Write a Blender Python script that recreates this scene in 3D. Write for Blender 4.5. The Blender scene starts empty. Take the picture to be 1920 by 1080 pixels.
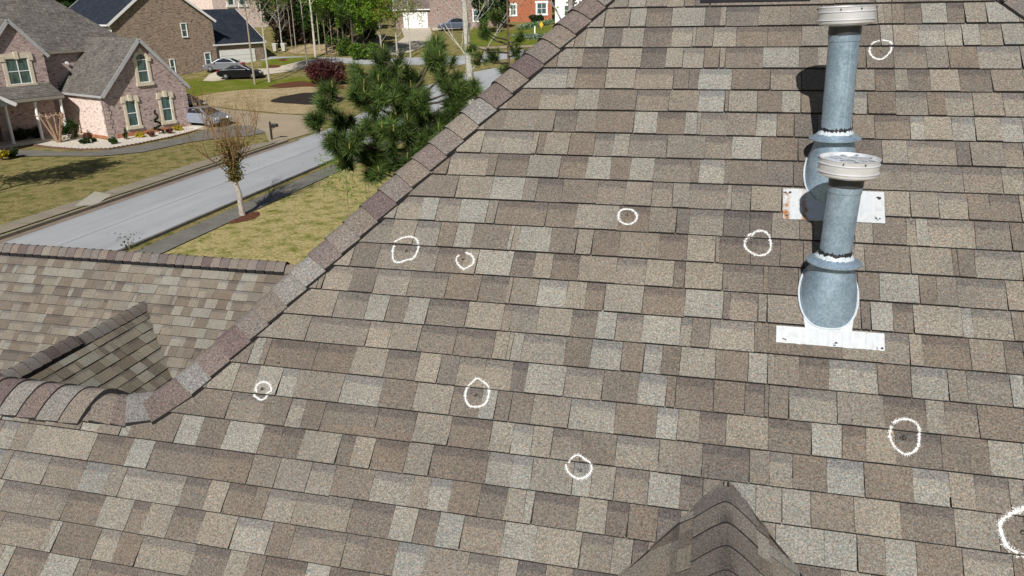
import bpy, bmesh, math, random
import numpy as np
from mathutils import Vector, Matrix
random.seed(7); rng = np.random.default_rng(7)
R = math.radians
scene = bpy.context.scene
col = scene.collection
EYE = 9.5                                     # height of the drone camera above the street

# ------------------------------------------------------------------ camera
F_PX, YAW, PIT, ROL = 1449.92, -0.253609478, 0.35766975, -0.0200531089
_cy, _sy, _cp, _sp = math.cos(YAW), math.sin(YAW), math.cos(PIT), math.sin(PIT)
FW = np.array([_sy*_cp, _cy*_cp, -_sp]); _r0 = np.array([_cy, -_sy, 0.]); _u0 = np.cross(_r0, FW)
RT = math.cos(ROL)*_r0 + math.sin(ROL)*_u0
UP = -math.sin(ROL)*_r0 + math.cos(ROL)*_u0
cd = bpy.data.cameras.new('camera'); cam = bpy.data.objects.new('camera', cd); col.objects.link(cam)
cd.sensor_width = 36.0; cd.lens = 36.0*F_PX/1920; cd.clip_start = 0.05; cd.clip_end = 2500
m = Matrix.Identity(4)
for i in range(3):
    m[i][0] = RT[i]; m[i][1] = UP[i]; m[i][2] = -FW[i]
m[2][3] = EYE
cam.matrix_world = m
scene.camera = cam

# ------------------------------------------------------------------ light
SUN_EL, SUN_AZ = 39.0, 3.0                    # sun stands behind the camera (towards -Y), a little to the right
w = bpy.data.worlds.new('World'); scene.world = w; w.use_nodes = True
nt = w.node_tree; bg = nt.nodes['Background']
sky = nt.nodes.new('ShaderNodeTexSky'); sky.sky_type = 'NISHITA'; sky.sun_disc = False
sky.sun_elevation = R(SUN_EL); sky.sun_rotation = R(180-SUN_AZ)
nt.links.new(sky.outputs[0], bg.inputs[0]); bg.inputs[1].default_value = 0.05
sd = bpy.data.lights.new('sun', 'SUN'); sd.energy = 5.0; sd.angle = R(0.53); sd.color = (1.0, 0.965, 0.915)
sun = bpy.data.objects.new('sun', sd); col.objects.link(sun)
SD = Vector((math.sin(R(SUN_AZ))*math.cos(R(SUN_EL)), -math.cos(R(SUN_AZ))*math.cos(R(SUN_EL)), math.sin(R(SUN_EL))))
sun.rotation_euler = SD.to_track_quat('Z', 'Y').to_euler()
scene.view_settings.view_transform = 'Standard'; scene.view_settings.look = 'None'
scene.view_settings.exposure = 0.0; scene.view_settings.gamma = 1.0

# ------------------------------------------------------------------ terrain and survey helpers
_fh = np.array([FW[0], FW[1]]); _fh = _fh/np.hypot(*_fh)
TS = [0, 62, 92, 118, 160, 300, 600]; TZ = [0, 0, 1.6, 4.5, 7.0, 17.5, 40.0]
def tz(x, y): return float(np.interp(x*_fh[0]+y*_fh[1], TS, TZ))
def ray(px, py): return RT*(px-960)/F_PX - UP*(py-540)/F_PX + FW
def at(px, py):
    """ground point surveyed from the photograph (photo pixel -> terrain)"""
    q = ray(px, py); t = np.linspace(5, 500, 9000)
    z = EYE+q[2]*t; g = np.interp((q[0]*_fh[0]+q[1]*_fh[1])*t, TS, TZ)
    i = int(np.argmax(z < g)); P = q*t[i]
    return np.array([P[0], P[1], tz(P[0], P[1])])
def at_depth(px, py, d):
    P = ray(px, py)*d; return np.array([P[0], P[1], P[2]+EYE])

# ------------------------------------------------------------------ mesh builder
class MB:
    def __init__(s): s.v = []; s.f = []; s.c = []; s.m = []
    def add(s, pts, c=(1, 1, 1), m=0):
        b = len(s.v); s.v.extend([tuple(p) for p in pts]); s.f.append(tuple(range(b, b+len(pts))))
        s.c.append(c if isinstance(c[0], (tuple, list)) else [c]*len(pts)); s.m.append(m)
    def box(s, c, h, ax=None, col=(1, 1, 1), m=0):
        c = np.array(c, float); X, Y, Z = ax if ax is not None else np.eye(3)
        X, Y, Z = np.array(X)*h[0], np.array(Y)*h[1], np.array(Z)*h[2]
        p = [c-X-Y-Z, c+X-Y-Z, c+X+Y-Z, c-X+Y-Z, c-X-Y+Z, c+X-Y+Z, c+X+Y+Z, c-X+Y+Z]
        for f in ((0, 3, 2, 1), (4, 5, 6, 7), (0, 1, 5, 4), (1, 2, 6, 5), (2, 3, 7, 6), (3, 0, 4, 7)):
            s.add([p[i] for i in f], col, m)
    def bar(s, a, b, w, h, up=(0, 0, 1), col=(1, 1, 1), m=0):
        a = np.array(a, float); b = np.array(b, float); X = b-a; L = np.linalg.norm(X); X = X/L
        Y = np.cross(up, X); Y = Y/np.linalg.norm(Y); Z = np.cross(X, Y)
        s.box((a+b)/2, (L/2, w/2, h/2), (X, Y, Z), col, m)
    def rings(s, rs, cap0=True, cap1=True, col=(1, 1, 1), m=0, closed=True):
        n = len(rs[0])
        for a, b in zip(rs[:-1], rs[1:]):
            for i in range(n if closed else n-1):
                j = (i+1) % n; s.add([a[i], a[j], b[j], b[i]], col, m)
        if cap0: s.add(list(rs[0])[::-1], col, m)
        if cap1: s.add(list(rs[-1]), col, m)
    def tube(s, pts, rad, n=7, col=(1, 1, 1), m=0):
        pts = [np.array(p, float) for p in pts]; rs = []
        ref = np.array([.3, .2, 1.]) if abs((pts[-1]-pts[0])[2]) < .8*np.linalg.norm(pts[-1]-pts[0]) else np.array([1., .2, 0.])
        for i, p in enumerate(pts):
            d = pts[min(i+1, len(pts)-1)]-pts[max(i-1, 0)]; d = d/(np.linalg.norm(d)+1e-9)
            x = np.cross(ref, d); x /= np.linalg.norm(x); y = np.cross(d, x)
            r = rad[i] if hasattr(rad, '__len__') else rad
            rs.append([p+r*(math.cos(2*math.pi*k/n)*x+math.sin(2*math.pi*k/n)*y) for k in range(n)])
        s.rings(rs, True, True, col, m)
    def lathe(s, prof, c=(0, 0, 0), n=32, ax=None, col=(1, 1, 1), m=0, cap0=True, cap1=True):
        X, Y, Z = ax if ax is not None else np.eye(3); X, Y, Z = map(np.array, (X, Y, Z)); c = np.array(c, float)
        s.rings([[c+r*(math.cos(2*math.pi*k/n)*X+math.sin(2*math.pi*k/n)*Y)+z*Z for k in range(n)] for r, z in prof], cap0, cap1, col, m)
    def build(s, name, mats, parent=None, smooth=False, merge=False, **kw):
        me = bpy.data.meshes.new(name); me.from_pydata(s.v, [], s.f)
        for mm in (mats if isinstance(mats, (list, tuple)) else [mats]): me.materials.append(mm)
        me.polygons.foreach_set('material_index', np.array(s.m, dtype=np.int32))
        at_ = me.color_attributes.new('Col', 'FLOAT_COLOR', 'CORNER')
        arr = np.ones((len(me.loops), 4), dtype=np.float32)
        arr[:, :3] = np.array([c for f in s.c for c in f], dtype=np.float32)
        at_.data.foreach_set('color', arr.ravel())
        if smooth: me.polygons.foreach_set('use_smooth', np.ones(len(me.polygons), dtype=bool))
        me.update()
        if merge:
            bm = bmesh.new(); bm.from_mesh(me); bmesh.ops.remove_doubles(bm, verts=bm.verts, dist=1e-4); bm.to_mesh(me); bm.free()
        o = bpy.data.objects.new(name, me); col.objects.link(o)
        if parent is not None: o.parent = parent
        if smooth == 'auto': pass
        return o

def fastmesh(name, V, Fc, mats, parent=None, C=None, mi=None, smooth=False):
    """V (n,3), Fc (m,k) uniform polygons, C (m,3) face colours"""
    V = np.asarray(V, np.float32); Fc = np.asarray(Fc, np.int32); k = Fc.shape[1]
    me = bpy.data.meshes.new(name); me.vertices.add(len(V)); me.vertices.foreach_set('co', V.ravel())
    me.loops.add(Fc.size); me.loops.foreach_set('vertex_index', Fc.ravel())
    me.polygons.add(len(Fc)); me.polygons.foreach_set('loop_start', np.arange(0, Fc.size, k, dtype=np.int32))
    me.polygons.foreach_set('loop_total', np.full(len(Fc), k, dtype=np.int32))
    for mm in (mats if isinstance(mats, (list, tuple)) else [mats]): me.materials.append(mm)
    if mi is not None: me.polygons.foreach_set('material_index', np.asarray(mi, np.int32))
    if C is not None:
        a = me.color_attributes.new('Col', 'FLOAT_COLOR', 'CORNER'); arr = np.ones((len(Fc), k, 4), np.float32)
        arr[:, :, :3] = np.asarray(C, np.float32)[:, None, :]; a.data.foreach_set('color', arr.ravel())
    if smooth: me.polygons.foreach_set('use_smooth', np.ones(len(Fc), dtype=bool))
    me.update(calc_edges=True); me.validate()
    o = bpy.data.objects.new(name, me); col.objects.link(o)
    if parent is not None: o.parent = parent
    return o

def tag(o, label=None, cat=None, group=None, kind=None):
    if label: o['label'] = label
    if cat: o['category'] = cat
    if group: o['group'] = group
    if kind: o['kind'] = kind
    return o
def empty(name, loc=(0, 0, 0), rz=0.0, label=None, cat=None, group=None):
    o = bpy.data.objects.new(name, None); o.location = tuple(loc); o.rotation_euler = (0, 0, rz); col.objects.link(o)
    o.empty_display_size = .2
    return tag(o, label, cat, group)
def copy_tree(o, parent=None):
    c = o.copy(); col.objects.link(c); c.parent = parent
    for ch in list(o.children): copy_tree(ch, c)
    return c

# ------------------------------------------------------------------ materials
def nm(name):
    mt = bpy.data.materials.new(name); mt.use_nodes = True; t = mt.node_tree
    return mt, t, t.nodes['Principled BSDF'], t.nodes, t.links
def coords(t, scale=(1, 1, 1), kind='Object'):
    tc = t.nodes.new('ShaderNodeTexCoord'); mp = t.nodes.new('ShaderNodeMapping'); mp.inputs['Scale'].default_value = scale
    t.links.new(tc.outputs[kind], mp.inputs[0]); return mp.outputs[0]
def noise(t, vec, sc, det=3, rough=.55):
    n = t.nodes.new('ShaderNodeTexNoise'); n.inputs['Scale'].default_value = sc; n.inputs['Detail'].default_value = det
    n.inputs['Roughness'].default_value = rough; t.links.new(vec, n.inputs['Vector']); return n.outputs['Fac']
def ramp(t, fac, stops):
    r = t.nodes.new('ShaderNodeValToRGB'); e = r.color_ramp.elements
    while len(e) < len(stops): e.new(.5)
    for el, (p, c) in zip(e, stops):
        el.position = p; el.color = (*c, 1) if len(c) == 3 else c
    t.links.new(fac, r.inputs[0]); return r.outputs[0]
def mix(t, a, b, fac, mode='MIX'):
    mx = t.nodes.new('ShaderNodeMix'); mx.data_type = 'RGBA'; mx.blend_type = mode
    for s, v in ((0, fac), (6, a), (7, b)):
        if hasattr(v, 'is_linked') or hasattr(v, 'links'): t.links.new(v, mx.inputs[s])
        elif s == 0: mx.inputs[0].default_value = v
        else: mx.inputs[s].default_value = (*v, 1)
    return mx.outputs[2]
def bump(t, h, strength=.3, dist=.01):
    b = t.nodes.new('ShaderNodeBump'); b.inputs['Strength'].default_value = strength; b.inputs['Distance'].default_value = dist
    t.links.new(h, b.inputs['Height']); return b.outputs[0]
def g3(v): return (v, v, v)

def mat_plain(name, c, rough=.6, metal=0., sc=6., var=.12, spec=.5):
    mt, t, b, N, L = nm(name); v = coords(t)
    n = noise(t, v, sc, 4)
    lo = tuple(x*(1-var) for x in c); hi = tuple(min(1, x*(1+var)) for x in c)
    L.new(ramp(t, n, [(.3, lo), (.7, hi)]), b.inputs['Base Color']); b.inputs['Roughness'].default_value = rough
    b.inputs['Metallic'].default_value = metal; b.inputs['Specular IOR Level'].default_value = spec
    return mt
def mat_col(name, rough=.8, sc=8., var=.15, transl=0.):
    """colour comes from the mesh's own Col attribute (leaf or tab colour), varied by noise"""
    mt, t, b, N, L = nm(name)
    a = N.new('ShaderNodeAttribute'); a.attribute_name = 'Col'
    n = noise(t, coords(t), sc, 2)
    o = mix(t, a.outputs['Color'], ramp(t, n, [(.3, g3(1-var)), (.7, g3(1+var))]), 1., 'MULTIPLY')
    L.new(o, b.inputs['Base Color']); b.inputs['Roughness'].default_value = rough
    b.inputs['Specular IOR Level'].default_value = .25
    if transl:
        tr = N.new('ShaderNodeBsdfTranslucent'); ms = N.new('ShaderNodeMixShader'); ms.inputs[0].default_value = transl
        L.new(o, tr.inputs[0]); L.new(b.outputs[0], ms.inputs[1]); L.new(tr.outputs[0], ms.inputs[2])
        L.new(ms.outputs[0], N['Material Output'].inputs['Surface'])
    return mt
def mat_granule(name, con=.38, big=1.):
    """mineral granules over the tab colour"""
    mt, t, b, N, L = nm(name)
    a = N.new('ShaderNodeAttribute'); a.attribute_name = 'Col'
    v = coords(t)
    n1 = noise(t, v, 120*big, 2, .75); n2 = noise(t, v, 270*big, 2, .6)
    f1 = ramp(t, n1, [(.30, g3(1-.8*con)), (.5, g3(1.0)), (.70, g3(1+.8*con))])
    f2 = ramp(t, n2, [(.32, (1-.75*con, 1-.8*con, 1-.78*con)), (.5, (1, 1, 1)), (.68, (1+.95*con, 1+.88*con, 1+.72*con))])
    n3 = noise(t, v, 3.1, 4, .6)
    f3 = ramp(t, n3, [(.3, (.88, .875, .88)), (.7, (1.09, 1.08, 1.06))])
    n4 = noise(t, v, 110*big, 1, .5)
    f4 = ramp(t, n4, [(.35, (1.10, .975, .90)), (.65, (.92, 1.02, 1.08))])
    o = mix(t, a.outputs['Color'], f1, 1., 'MULTIPLY'); o = mix(t, o, f2, 1., 'MULTIPLY')
    o = mix(t, o, f3, 1., 'MULTIPLY'); o = mix(t, o, f4, .8, 'MULTIPLY')
    L.new(o, b.inputs['Base Color']); b.inputs['Roughness'].default_value = .95; b.inputs['Specular IOR Level'].default_value = .2
    L.new(bump(t, n2, .35, .003), b.inputs['Normal'])
    return mt
M = {}
M['granule'] = mat_granule('shingle granules', .56); M['capgranule'] = mat_granule('cap shingle granules', .62, .95)
M['asphalt_edge'] = mat_plain('asphalt shingle edge', (.012, .011, .011), .95, sc=40)
M['leaf'] = mat_col('leaves', .55, 3., .2, .25); M['needle'] = mat_col('pine needles', .5, 3., .15, .12)
M['bark'] = mat_col('bark', .95, 14., .35)
M['paintcol'] = mat_col('painted trim', .5, 5., .06)
ROWS = """0:-58T -50L -40T -28l -19B -13P -5T 59L 76P 79T 87P 116L 136T
1:-70T -62L -48W -39b -25W -7P 1L 4p 21T 37B 53T 80L 83T 87B 93b 101W 113p 121L 131W 145T
2:-77T -71L -61P -51L -39p -24l -13L -11T -2l 10b 26b 43T 57T 71P 81W 87L 99w 111w 119W 127l 137W 147T
3:-75T -71p -57L -39p -26L -17l -6B 2T 5b 24W 42B 51L 58T 70B 74B 87t 102T 112B 125l 144T
4:-73b -57L -41t -21B -13P -8w 9B 28t 43P 58T 69L 78b 87L 93b 103L 116b 130T 144T
5:-71L -59B -39t -22T -7w 6B 8L 22B 34W 43B 56T 68w 74B 87t 101B 109l 121T 134l 143T
6:-119B -108T -81b -69T -59B -39W -27b -13W -7L -5t 8T 22w 32B 40P 51T 67T 77b 93w 99L 111w 121L 132w 141T
7:-132L -118l -91L -88B -84L -71B -58t -48L -40t -21T -2t 11W 25B 42P 51T 67P 80L 91t 112P 118T 132t 140T
8:-142B -134l -113B -108b -91L -74b -60W -48B -38W -26t -8B -4w 8B 28P 40P 45T 71t 92t 114t 130l 139T
9:-152B -127L -108W -91T -84b -71B -53t -39T -26t -16T -8t 10L 12t 21L 35T 80L 91T 103l 115B 124b 136L 138L
10:-164L -157l -144W -135t -123W -108T -103b -77b -62L -41b -26T -13P -7l 9p 21p 31T 43B 49T 67L 75B 89l 93W 98l 117t 131B 136B
11:-176t -157L -144l -131B -122W -113B -94W -92L -89W -73B -60L -52B -39T -20b -7L 6T 8b 22b 35B 45P 49T 67L 71B 90L 107B 109B 116l 134L
12:-186L -175B -161t -129b -115L -108W -90p -79L -70b -57T -39t -25L -12b -7L 10b 28B 30P 43P 68B 77W 93B 100T 108t 127L 134L
13:-196T -190B -187l -172B -159l -141t -121B -104b -90T -88T -75w -61L -52b -43L -25b -6W 11P 14t 26T 30T 45T 69P 73W 82b 90L 109w 113l 128B 132B
14:-204T -177t -160W -149B -139W -128b -108L -90t -86t -73L -57b -45W -36t -24W -7l -2B 6l 25B 31B 61L 77t 88L 93b 111T 124b 131B
15:-211L -192T -188t -156l -144T -129b -111b -92L -85L -83W -78l -58B -46w -32B -22w -14B -6L 4L 9B 23W 31T 34T 44b 56w 75B 88w 102T 109t 125W 130W
16:-223B -215W -209B -206b -180b -160L -143b -127L -116P -107l -94l -81p -74W -56l -39B -23w -11B -7b 9B 22p 30P 32B 40l 59T 77b 93L 100t 112B 129B
17:-233L -219t -208W -195w -186T -162w -142B -125L -107b -93W -86B -79B -69T -52w -32B -14w -5T 4p 15L 32b 49W 61b 70L 81b 98B 115W 127W
18:-249B -218t -200B -186l -178B -168b -141b -122L -105b -86L -76w -67L -58t -45B -30l -12T 6p 25T 33l 42B 55w 69B 87w 100L 109t 121L 126L
19:-267B -254B -241W -229B -215W -196b -186b -175L -156b -149L -139b -123T -111b -85w -74w -65L -47w -39L -29t -15W -2p 7T 17W 28L 38W 49T 65L 82b 101L 116B 125B
20:-341w -331T -321L -284b -268B -263W -251b -219b -197T -183T -167l -155B -136l -117T -109w -99B -86b -74L -66W -62b -43L -31p -22B -10p -1L 20T 36W 54W 66T 76W 87B 103l 120B 123B
21:-333T -328l -305t -284w -270T -261l -228b -215L -205b -191B -184l -170l -143b -123W -112b -102W -91t -73W -59L -40t -27L -19p -13T -4T 38L 44b 60L 71t 81T 92p 111B 122B
22:-326t -306t -287b -267L -251b -242L -229b -213L -196w -178B -167t -142t -132B -118w -105T -86t -73L -65p -53T -42p -21B -9T
23:-318t -291L -288W -285B -263l -252B -240l -212b -195L -185B -177b -157W -146b -128T -114T
24:-311W -305b -286W -269B -262b -237t -210B -193B"""
# ================================================================== the roofed house under the camera
# colours of the tabs: W pale grey, L light tan, T tan, B brown, P dull purple brown; lower case = with a darker printed band at its top
TAB = {'W': (.222, .217, .194), 'L': (.203, .187, .160), 'T': (.178, .161, .138), 'B': (.147, .128, .108), 'P': (.131, .116, .103)}
AL = R(44.8748); SA, CA = math.sin(AL), math.cos(AL)
EXPO = .143
def jit(c, s=.07):
    k = 1+random.uniform(-s, s); q = random.uniform(-.025, .025)
    return (c[0]*k*(1+q), c[1]*k, c[2]*k*(1-q))
def clip_poly(P, hp):
    """P: list of (u,v,h,c0,c1,c2); hp (a,b,c) keeps a*u+b*v<=c"""
    a, b, c = hp; out = []
    for i in range(len(P)):
        p, q = P[i], P[(i+1) % len(P)]; dp = a*p[0]+b*p[1]-c; dq = a*q[0]+b*q[1]-c
        if dp <= 0: out.append(p)
        if (dp < 0) != (dq < 0) and dp != dq and dp*dq < 0:
            t = dp/(dp-dq); out.append(tuple(p[k]+(q[k]-p[k])*t for k in range(6)))
    return out
def rand_cells(u0, u1, pw=.22, lump=None):
    L = []; u = u0; last = 'T'
    while u < u1:
        wd = random.choice((.07, .1, .12, .13, .15, .16, .18, .2, .24, .28, .05)); k = random.random()
        c = 'W' if k < pw else 'L' if k < pw+.29 else 'T' if k < pw+.5 else 'B' if k < .95 else 'P'
        if c == last and random.random() < .6: c = random.choice('LTB')
        last = c
        L.append((u, c.lower() if random.random() < .42 else c)); u += wd
    return L
def field(name, O, U, V, N, vtop, vbot, umin, umax, clips, parent=None, rows=None, v0=None, tone=(1, 1, 1), hi=.012):
    O, U, V, N = (np.array(x, float) for x in (O, U, V, N)); mb = MB()
    v0 = vtop if v0 is None else v0
    k0 = int(math.floor((v0-vtop)/EXPO)); k1 = int(math.ceil((v0-vbot)/EXPO))
    def put(poly, m):
        for hp in clips:
            if len(poly) >= 3: poly = clip_poly(poly, hp)
        if len(poly) >= 3: mb.add([O+U*p[0]+V*p[1]+N*p[2] for p in poly], [(p[3], p[4], p[5]) for p in poly], m)
    for k in range(k0, k1+1):
        vb = v0-EXPO*k; vt = vb+EXPO
        cells = rows.get(k) if rows else None
        if cells:
            L0 = rand_cells(umin, cells[0][0]-.03); L1 = rand_cells(cells[-1][0]+.17, umax); cells = L0+cells+L1
        else: cells = rand_cells(umin-random.random()*.2, umax)
        wob = 0.; nxt = -99
        for i, (u, c) in enumerate(cells):
            if u > nxt: wob = random.uniform(-.0028, .0028); nxt = u+random.uniform(.6, 1.0)
            u1 = cells[i+1][0] if i+1 < len(cells) else umax
            if u1-u < .012: continue
            band = c.islower(); base = jit(TAB[c.upper()]); base = tuple(base[j]*tone[j] for j in range(3))
            h = (hi*.62 if band else hi)+random.uniform(-.0008, .0012)
            g = .0022 if (random.random() < .62 or not band) else .0003
            a, b = u+g/2, u1-g/2; s0 = random.uniform(-.003, .003); s1 = random.uniform(-.003, .003)
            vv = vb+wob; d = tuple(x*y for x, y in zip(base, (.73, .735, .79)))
            put([(a+s0, vv, h, *base), (b+s1, vv, h, *base)] + ([(b, vt-.047, h*.36+.001, *base), (a, vt-.045, h*.36+.001, *base)] if band else [(b, vt+.004, .0012, *base), (a, vt+.004, .0012, *base)]), 0)
            if band:
                n = max(2, int((b-a)/.03)); xs = [a+(b-a)*j/n for j in range(n+1)]; ys = [random.uniform(-.006, .005) for _ in xs]
                for j in range(n):
                    x0, x1, y0, y1 = xs[j], xs[j+1], vt-.036+ys[j], vt-.036+ys[j+1]
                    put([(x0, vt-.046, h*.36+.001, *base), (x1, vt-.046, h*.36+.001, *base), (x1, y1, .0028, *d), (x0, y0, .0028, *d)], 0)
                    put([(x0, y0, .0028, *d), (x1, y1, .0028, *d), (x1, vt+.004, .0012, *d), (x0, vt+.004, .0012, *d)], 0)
            e = (1., 1., 1.)
            put([(a+s0, vv-.0034-random.uniform(0,.0012), .0004, *e), (b+s1, vv-.0034-random.uniform(0,.0012), .0004, *e), (b+s1, vv, h, *e), (a+s0, vv, h, *e)], 1)
            put([(a+s0, vv, 0., *e), (a+s0, vv, h, *e), (a, vt, .0012, *e)], 1)
            put([(b+s1, vv, h, *e), (b+s1, vv, 0., *e), (b, vt, .0012, *e)], 1)
    big = [(umin-.1, vbot-.1, -.0008, 1, 1, 1), (umax+.1, vbot-.1, -.0008, 1, 1, 1), (umax+.1, vtop+.1, -.0008, 1, 1, 1), (umin-.1, vtop+.1, -.0008, 1, 1, 1)]
    put(big, 1)
    return mb.build(name, [M['granule'], M['asphalt_edge']], parent)

CAPC = [(.142, .118, .110), (.165, .149, .138), (.188, .170, .148), (.185, .180, .172), (.122, .095, .092), (.172, .150, .130)]
def caps(name, P0, P1, L1, L2, parent, hw=.135, lift=.004, r=.03, e=.143, vent=0., cols=None, stain=0., end=True, seed=None, flare=0., skew=0., bh=.010):
    """bent cap shingles from P0 to P1; P0 end of each is its exposed butt; L1, L2 = unit directions down the two roof planes, square to the path"""
    P0, P1, L1, L2 = (np.array(x, float) for x in (P0, P1, L1, L2)); D = P1-P0; Ln = np.linalg.norm(D); D /= Ln
    B = -(L1+L2); B /= np.linalg.norm(B); X = L1-L2; X /= np.linalg.norm(X); th = math.asin(max(-1, min(1, -float(L1@B))))
    if seed is not None: random.seed(seed)
    mb = MB(); ws = np.array([-1, -.8, -.6, -.4, -.24, -.12, 0, .12, .24, .4, .6, .8, 1.])*hw
    exc = hw*math.sin(th)-math.sqrt((hw*math.sin(th))**2+r*r)+r*.93
    def sec(s, h, sh=0.):
        o = []
        for w_ in ws:
            z = -math.sqrt((w_*math.sin(th))**2+r*r)+r*.93-exc*(abs(w_)/hw)**2+h+.011+vent*(1-flare*(abs(w_)/hw)**2.5)
            o.append(P0+D*(s+sh*abs(w_)/hw+skew*w_/hw)+X*(w_*math.cos(th))+B*z)
        return o
    n = int(math.ceil(Ln/e)); lastc = None
    for i in range(n):
        s0 = i*e+random.uniform(-.004, .004); s1 = min((i+1)*e+.012, Ln)
        c = jit(cols[i % len(cols)] if cols else random.choice([q for q in CAPC if q is not lastc]), .08); lastc = c
        h0 = lift+bh+random.uniform(0, .003); h1 = lift+.001; sh = random.uniform(-.006, .006)
        a = sec(s0, h0, sh); b = sec(s1, h1, sh); a0 = sec(s0-.001, lift-.004-(.010 if i == 0 else 0), sh)
        for j in range(len(ws)-1):
            if stain:
                sk = lambda w_, q: 1-stain*q*math.exp(-((w_/hw-off_)/.26)**2)
                if j == 0: off_ = random.uniform(-.1, .12); q0, q1 = random.uniform(.6, 1.1), random.uniform(.1, .6)
                mb.add([a[j], a[j+1], b[j+1], b[j]], [tuple(x*sk(ww, q) for x in c) for ww, q in ((ws[j], q0), (ws[j+1], q0), (ws[j+1], q1), (ws[j], q1))], 0)
            else: mb.add([a[j], a[j+1], b[j+1], b[j]], c, 0)
            mb.add([a0[j], a0[j+1], a[j+1], a[j]], (1, 1, 1), 1)
        t = .021+vent*(1-flare)
        for j, sg in ((0, -1), (len(ws)-1, 1)):
            q = [a[j], b[j], b[j]-B*t, a[j]-B*t]; mb.add(q if sg < 0 else q[::-1], (1, 1, 1), 1)
            if not vent or flare:
                q = [a[j]-B*t, b[j]-B*t, b[j]-B*(t+.006)+X*sg*.004, a[j]-B*(t+.006)+X*sg*.004]; mb.add(q if sg < 0 else q[::-1], (1, 1, 1), 1)
    if end:
        for s, f in ((0, -1), (Ln, 1)):
            a = sec(s, lift, 0); b = [p-B*(.01+vent) for p in a]
            for j in range(len(ws)-1): mb.add([a[j], a[j+1], b[j+1], b[j]], (1, 1, 1), 1)
    return mb.build(name, [M['capgranule'], M['asphalt_edge']], parent)

house = empty('house', (0, 3, 0), 0, 'brown shingled house roof right below the camera, with chalk circles marked on its slope', 'house')
class H0: pass
def HP(o):                                     # children of the house keep world coordinates
    o.location = (0, -3, 0); return o
def cm(p): return np.array([p[0], p[1], p[2]+EYE])
# main front slope -------------------------------------------------
mO = cm((0, 3.33142*SA, -3.33142*CA)); mU = (1, 0, 0); mV = (0, CA, SA); mN = (0, -SA, CA)
def mp(u, v, h=0.): return mO+np.array(mU)*u+np.array(mV)*v+np.array(mN)*h
VR = .725; UK = -2.53+(VR-.80)/1.405; VA = 4.887; UA = .379
rows = {}
for ln in ROWS.strip().splitlines():
    k, s = ln.split(':'); rows[int(k)] = [(int(t[:-1])/100., t[-1]) for t in s.split()]
hipL = (-1.405, 1., -1.405*UK+VR)              # v <= VR + 1.405 (u-UK)
hipR = (1.405, 1., 1.405*UA+VA)
roof = HP(field('roof_slope', mO, mU, mV, mN, VA, VR, -3, 6.5, [hipL, hipR, (0, -1, -VR)], house, rows, v0=3.25910774))
tag(roof, 'front roof slope with the chalk circles and the two vent pipes')
HP(field('roof_slope', mO, mU, mV, mN, VR, -3.4, -12, 6.9, [(0, 1, VR), hipR], house, rows, v0=3.25910774))
APX = mp(UA, VA); KN = mp(UK, VR)
hd = APX-KN; hd = hd/np.linalg.norm(hd)
# direction down main plane square to the hip, and down the left plane square to the hip
def perp(N, D, toward):
    q = np.cross(N, D); q = q/np.linalg.norm(q); return q if q@np.array(toward) > 0 else -q
yv = np.array([0, 1., 0]); nL = np.cross(hd, yv); nL = nL/np.linalg.norm(nL); nL = nL if nL[2] > 0 else -nL
L1 = perp(mN, hd, (1, 0, -.3)); L2 = perp(nL, hd, (-.3, 1, -.3))
hcols = [CAPC[i] for i in (3, 0, 4, 1, 5, 3, 3, 0, 1, 5, 4, 1, 5, 0, 1, 2, 3, 0, 5, 4, 1, 5, 0, 0, 1, 5, 3, 4, 0, 5)]
HP(caps('hip_cap', KN+hd*.15, APX, L1, L2, house, .14, .004, .028, .127, cols=hcols, bh=.012))
hdR = APX-mp(UA+2.9, VA-2.9*1.405); hdR /= np.linalg.norm(hdR); nR = np.array([-nL[0], nL[1], nL[2]])
HP(caps('hip_cap', APX-hdR*6.5, APX, perp(mN, hdR, (-1, 0, -.3)), perp(nR, hdR, (.3, 1, -.3)), house, .14, .004, .028))
# near ridge on the left, with a raised ridge vent on its outer part
bN = (0, SA, CA)
def rp(x, dz=0): return np.array([x, mp(0, VR)[1], mp(0, VR)[2]+dz])
Lf = (0, -CA, -SA); Lb = (0, CA, -SA)
HP(caps('ridge_cap', rp(-2.86), rp(-11), Lf, Lb, house, .175, .004, .035, .125, vent=.022, seed=3, flare=.95, skew=.11, cols=[CAPC[i] for i in (5, 3, 0, 3, 4, 0, 2, 5, 1)]))
HP(caps('ridge_cap', rp(-3.05), rp(-2.70), Lf, Lb, house, .15, .003, .035, .13, seed=5, cols=[CAPC[i] for i in (0, 5, 0)]))
un = lambda v: v/np.linalg.norm(v)
Q0, Q2 = rp(-2.74), KN+hd*.20; QM = KN*.5+(Q0+Q2)*.25
HP(caps('hip_cap', Q0, QM+(QM-Q0)*.12, un(L1*.3+np.array(Lf)*.7), un(L2*.3+np.array(Lb)*.7), house, .148, .006, .032, .2, cols=[CAPC[3]]))
HP(caps('hip_cap', QM-(Q2-QM)*.42, Q2, un(L1*.75+np.array(Lf)*.25), un(L2*.75+np.array(Lb)*.25), house, .144, .004, .03, .4, cols=[CAPC[0]]))
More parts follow.
